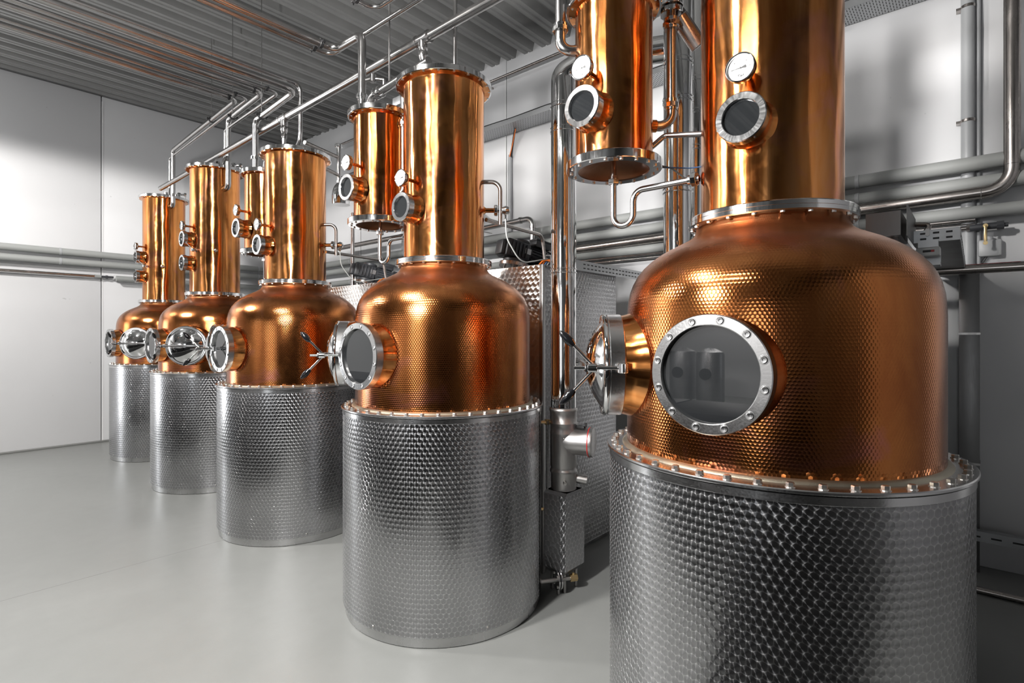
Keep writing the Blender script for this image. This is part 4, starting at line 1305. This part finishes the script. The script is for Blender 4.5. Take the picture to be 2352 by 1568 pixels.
pipe('wall_conduit', 'grey upright conduit on the side wall between the third still and the condenser', [(XW - 0.03, 6.10, 3.85), (XW - 0.03, 6.10, 2.1)], 0.024, 0.1, M_COND)
dp = pipe('downpipe', 'wide grey downpipe on the side wall near the right edge', [(XW - 0.05, 0.038, 4.55), (XW - 0.05, 0.038, 1.93)], 0.036, 0.1, M_COND)
for zz in (3.72, 2.96):
    part('pipe_clip', G().ring((0, 0, zz - 4.55), (0, 0, 1), 0.039, 0.03, 0.02, 24).box((0.02, 0.045, zz - 4.54), (0.05, 0.03, 0.016)), M_PIPED, dp)
part('side_conduit', G().cyl((0.02, -0.055, 0), (0.02, -0.055, -2.62), 0.011, 12), M_COND, dp)
tk = thing('floor_trunking', (XW - 0.07, 0.03, 0), 'dark upright steel trunking below the wide downpipe', 'trunking')
part('channel', G().box((0, 0, 0.975), (0.13, 0.105, 1.95), bev=0.004), M_TRUNK, tk)
for zz in (1.55, 0.70):
    part('strap', G().box((0, 0, zz), (0.134, 0.112, 0.014)), M_MATT, tk, 0)
# bent air pipe on the wall behind the middle motor
ap = pipe('air_pipe', 'polished wall pipe with an elbow turning down behind the middle motor', [(4.45, 4.9, 2.745), (4.45, 3.55, 2.775), (4.45, 3.55, 2.35)], 0.030, [0, .08, 0], M_PIPE)
for (p, d) in (((0, -0.35, 0.008), (0, 1, 0)), ((0, -1.2, 0.028), (0, 1, 0)), ((0, -1.35, -0.08), (0, 0, 1))):
    part('coupling', G().ring(p, d, 0.036, 0.025, 0.03, 20), M_PIPE, ap)
part('stand_off', G().cyl((0, -0.5, 0.01), (0.28, -0.5, 0.01), 0.006, 8), M_PIPE, ap)
part('lower_run', G().cyl((0, -1.35, -0.36), (0.0, -1.35, -0.50), 0.026, 14), M_PIPE, ap)
pipe('dark_wall_pipe', 'dark steel pipe on the wall behind the trap of the middle condenser', [(4.50, 7.4, 2.86), (4.50, 5.0, 2.86)], 0.034, 0.1, M_PIPED)

# trays beside the cabinets
tr = thing('perforated_rail', (2.80, 2.088, 1.99), 'perforated steel rail on the cabinet right of the flue, above its grey side panel', 'rail')
part('face', G().box((0.92, 0, 0.035), (1.84, 0.003, 0.07)), M_GALV, tr, 0)
part('top_lip', G().box((0.92, 0.02, 0.070), (1.84, 0.04, 0.003)), M_GALV, tr, 0)
me_slot = G().box((0, 0, 0), (0.026, 0.002, 0.008)).mesh('slot', M_PRINT, 0)
for i in range(28):
    for zz in (0.020, 0.048):
        part('slot', me_slot, None, tr, loc=(0.40 + i * 0.050, -0.002, zz))
cr = thing('cable_rack', (3.0, 0.13, 1.953), 'wide slotted cable rack reaching from the right cabinet to the wall', 'tray')
part('end_plate', G().box((0, 0, 0.028), (0.004, 0.165, 0.056), bev=0.0015), M_GALV, cr, 0)
part('near_rail', G().box((0.87, -0.081, 0.028), (1.74, 0.003, 0.056)), M_GALV, cr, 0)
part('far_rail', G().box((0.87, 0.081, 0.028), (1.74, 0.003, 0.056)), M_GALV, cr, 0)
part('rack_bottom', G().box((0.87, 0, 0.002), (1.74, 0.158, 0.003)), M_TRUNK, cr, 0)
me_slot2 = G().box((0, 0, 0), (0.002, 0.022, 0.008)).mesh('slot', M_PRINT, 0)
for yy in (-0.045, 0.0, 0.045):
    for zz in (0.016, 0.040):
        part('slot', me_slot2, None, cr, loc=(-0.0025, yy, zz))
for i in range(16):
    part('slot', me_slot, None, cr, loc=(0.10 + i * 0.10, -0.083, 0.028))
part('clip', G().box((-0.006, 0.03, 0.045), (0.006, 0.014, 0.03)).cyl((-0.010, 0.03, 0.035), (-0.003, 0.03, 0.035), 0.008, 12), M_MATT, cr)
part('rack_cable', G().tube(fillet([(0.03, 0.04, 0.05), (0.05, 0.02, 0.085), (0.05, 0.09, 0.095), (0.04, 0.15, 0.07)], 0.03), 0.011, 10), M_PIPED, cr)
part('dark_duct', G().box((-0.16, 0.16, 0.05), (0.30, 0.12, 0.10)).box((-0.1, 0.08, 0.06), (0.40, 0.003, 0.13)), M_TRUNK, cr, 0)
mb = thing('meter_box', (2.96, 0.155, 1.885), 'small white meter with a dark display under the cable rack', 'meter')
part('housing', G().box((0, 0, 0.020), (0.05, 0.085, 0.040), bev=0.008), M_DIAL, mb)
part('display', G().box((-0.0255, -0.002, 0.022), (0.001, 0.040, 0.010)), M_PRINT, mb, 0)
part('red_digits', G().box((-0.0262, -0.016, 0.022), (0.0006, 0.011, 0.008)), M_RED, mb, 0)
part('hanger_plate', G().box((0.0, 0, 0.054), (0.04, 0.07, 0.029)), M_GALV, mb, 0)
part('lower_plate', G().box((0.06, -0.01, -0.03), (0.10, 0.06, 0.012)).box((0.085, -0.01, 0.0), (0.012, 0.06, 0.06)), M_GALV, mb, 0)

rp = pipe('red_banded_pipe', 'dark pipe with red tape crossing in front of the wall at the right edge', [(4.30, 1.5, 1.945), (4.30, -0.235, 1.942)], 0.029, 0.1, M_PIPED)
part('red_tape', G().lathe([(0.0298, 0), (0.0298, 0.26)], 24, frame((0, -1.70, -0.003), (0, 1, 0)), None, radians(60), radians(120)), M_RED, rp)
part('end_flange', G().cyl((0, -1.735, -0.003), (0, -1.75, -0.003), 0.05, 24, 0.002), M_MATT, rp)
part('stand_off', G().box((0.225, -1.1, 0), (0.45, 0.03, 0.03)), M_TRUNK, rp, 0)
bv = thing('ball_valve', (XW - 0.10, -0.02, 2.246), 'dark ball valve with a yellow lever on the wall at the right', 'valve')
part('pipe', G().cyl((0, 0.35, 0), (0, 0.05, 0), 0.013, 14).cyl((0, 0.065, 0), (0, 0.045, 0), 0.022, 8), M_PIPED, bv)
part('body', G().cyl((0, 0.05, 0), (0, -0.09, 0), 0.022, 16, 0.003).cyl((0, -0.085, 0), (0, -0.12, 0), 0.027, 8).cyl((0, -0.12, 0), (0, -0.14, 0), 0.014, 12), M_MOTOR, bv)
part('lever', G().cyl((-0.02, -0.03, 0), (-0.045, -0.03, 0), 0.013, 14).box((-0.043, -0.03, -0.055), (0.006, 0.016, 0.11), bev=0.002).cyl((-0.047, -0.03, -0.112), (-0.039, -0.03, -0.112), 0.012, 14), M_BRASS, bv)
part('stand_off', G().cyl((0, 0.02, 0), (0.10, 0.02, 0), 0.008, 8), M_PIPED, bv)
jb = thing('junction_box', (XW, -0.072, 2.112), 'pale grey junction box on the wall below the yellow valve lever', 'box')
part('housing', G().box((-0.028, 0, 0), (0.056, 0.118, 0.112), bev=0.014), M_BOXW, jb)
part('cable_entry', G().cyl((-0.028, 0, 0.05), (-0.028, 0, 0.075), 0.017, 16), M_BOXW, jb)
part('lead', G().tube(fillet([(-0.03, 0.01, -0.05), (-0.025, 0.03, -0.09), (-0.02, 0.10, -0.17)], 0.03), 0.004, 8).tube(fillet([(-0.03, 0.02, -0.05), (-0.025, 0.045, -0.09), (-0.02, 0.12, -0.17)], 0.03), 0.004, 8), M_RUB, jb)
lt = thing('low_rail', (4.52, -2.2, 0.0), 'slotted steel rail low along the wall at the bottom right', 'rail')
part('face', G().box((0, 1.6, 0.262), (0.004, 3.2, 0.062)), M_GALV, lt, 0)
part('top_lip', G().box((0.03, 1.6, 0.293), (0.06, 3.2, 0.003)), M_GALV, lt, 0)
for i in range(22):
    part('slot', cached('slotlow', lambda: G().box((0, 0, 0), (0.002, 0.05, 0.010)).mesh('slot', M_PRINT, 0)), None, lt, loc=(-0.003, 0.8 + i * 0.1, 0.262))
for yy in (0.4, 2.8):
    part('support_leg', G().box((0.03, yy, 0.146), (0.03, 0.03, 0.292)), M_TRUNK, lt, 0)
solid('floor_pipe', G().cyl((4.25, 1.6, 0.021), (4.25, -2.0, 0.021), 0.020, 16).cyl((4.25, -0.30, 0.021), (4.25, -0.26, 0.021), 0.0208, 16), M_PIPED, 'thin dark pipe lying on the floor at the bottom right', 'pipe')

# valve on the right side of the foreground column
sv = thing('column_sensor', (2.117, 0.575, 0), 'dark round sensor head with a drooping lead on the right of the foreground column', 'sensor')
d = V((0.80, -0.60, 0)).normalized()
a0 = V((0, 0, 2.185))
part('stub', G().cyl(a0 + d * 0.232, a0 + d * 0.262, 0.012, 12).cyl(a0 + d * 0.255, a0 + d * 0.268, 0.020, 8), M_PIPED, sv)
part('head', G().lathe([(0, -0.024), (0.018, -0.018), (0.025, 0), (0.018, 0.018), (0, 0.024)], 20, frame(a0 + d * 0.285, d)).cyl(a0 + d * 0.292, a0 + d * 0.308, 0.022, 20, 0.003).cyl(a0 + d * 0.285 + V((0, 0, -0.02)), a0 + d * 0.285 + V((0, 0, -0.038)), 0.009, 10), M_PIPED, sv)
part('lead', G().tube(fillet([a0 + d * 0.285 + V((0, 0, -0.035)), a0 + d * 0.275 + V((0, 0, -0.09)), a0 + d * 0.258 + V((0, 0, -0.15)), a0 + d * 0.262 + V((0, 0, -0.205))], 0.05), 0.0035, 8), M_RUB, sv)

# ------------------------------------------------------------------ behind the camera: seen only as reflections
for k, (x, y) in enumerate(((-8.3, 4.86), (-8.1, 4.18))):
    t = thing('storage_tank', (x, y, 0), 'upright steel storage tank across the hall, %s of two' % ('farther' if k == 0 else 'nearer'), 'tank', 'storage tanks across the hall')
    part('shell', cached('tankshell', lambda: G().lathe([(0, 0.12), (0.27, 0.14), (0.28, 0.16), (0.28, 1.12), (0.26, 1.17), (0.10, 1.24), (0, 1.25)], 40).mesh('shell', M_PERLB, 40)), None, t)
    part('manhole', cached('tankman', lambda: G().cyl((0.26, 0, 0.72), (0.30, 0, 0.72), 0.12, 28, 0.005).mesh('manhole', M_RUB, 30)), None, t)
    for a in (0.8, 2.9, 5.0):
        part('leg', cached('tankleg', lambda: G().cyl((0, 0, 0), (0, 0, 0.17), 0.02, 10).mesh('leg', M_MATT, 30)), None, t, loc=(0.22 * cos(a), 0.22 * sin(a), 0))

for k in range(5):  # row added out of view to darken the reflections in the jackets
    y0 = -2.2 + k * 2.2
    b = thing('darkening_bench', (-1.75, y0 + 1.05, 0), 'low black bench added for dark reflections, %s along from the near wall' % ('first', 'second', 'third', 'fourth', 'fifth')[k], 'bench', 'black benches added for dark reflections')
    part('cabinet_body', cached('bbody', lambda: G().box((0, 0, 0.45), (0.78, 2.06, 0.78), bev=0.01).mesh('cabinet_body', M_RUB, 25)), None, b)
    part('worktop', cached('btop', lambda: G().box((0, 0, 0.865), (0.88, 2.16, 0.05), bev=0.006).mesh('worktop', M_RUB, 25)), None, b)
    part('kick_plate', cached('bkick', lambda: G().box((0, 0, 0.03), (0.70, 2.0, 0.06)).mesh('kick_plate', M_RUB, 0)), None, b)

solid('darkening_mat', G().box((-0.60, 4.75, 0.006), (1.40, 7.4, 0.012), bev=0.004), M_MAT, 'long black mat added before the benches to darken reflections', 'mat', None)  # both mats are added on the unseen floor to darken its reflection
solid('darkening_mat', G().box((0.0, -0.75, 0.006), (2.6, 3.4, 0.012), bev=0.004), M_MAT, 'wide black mat added under the camera to darken reflections', 'mat', None)
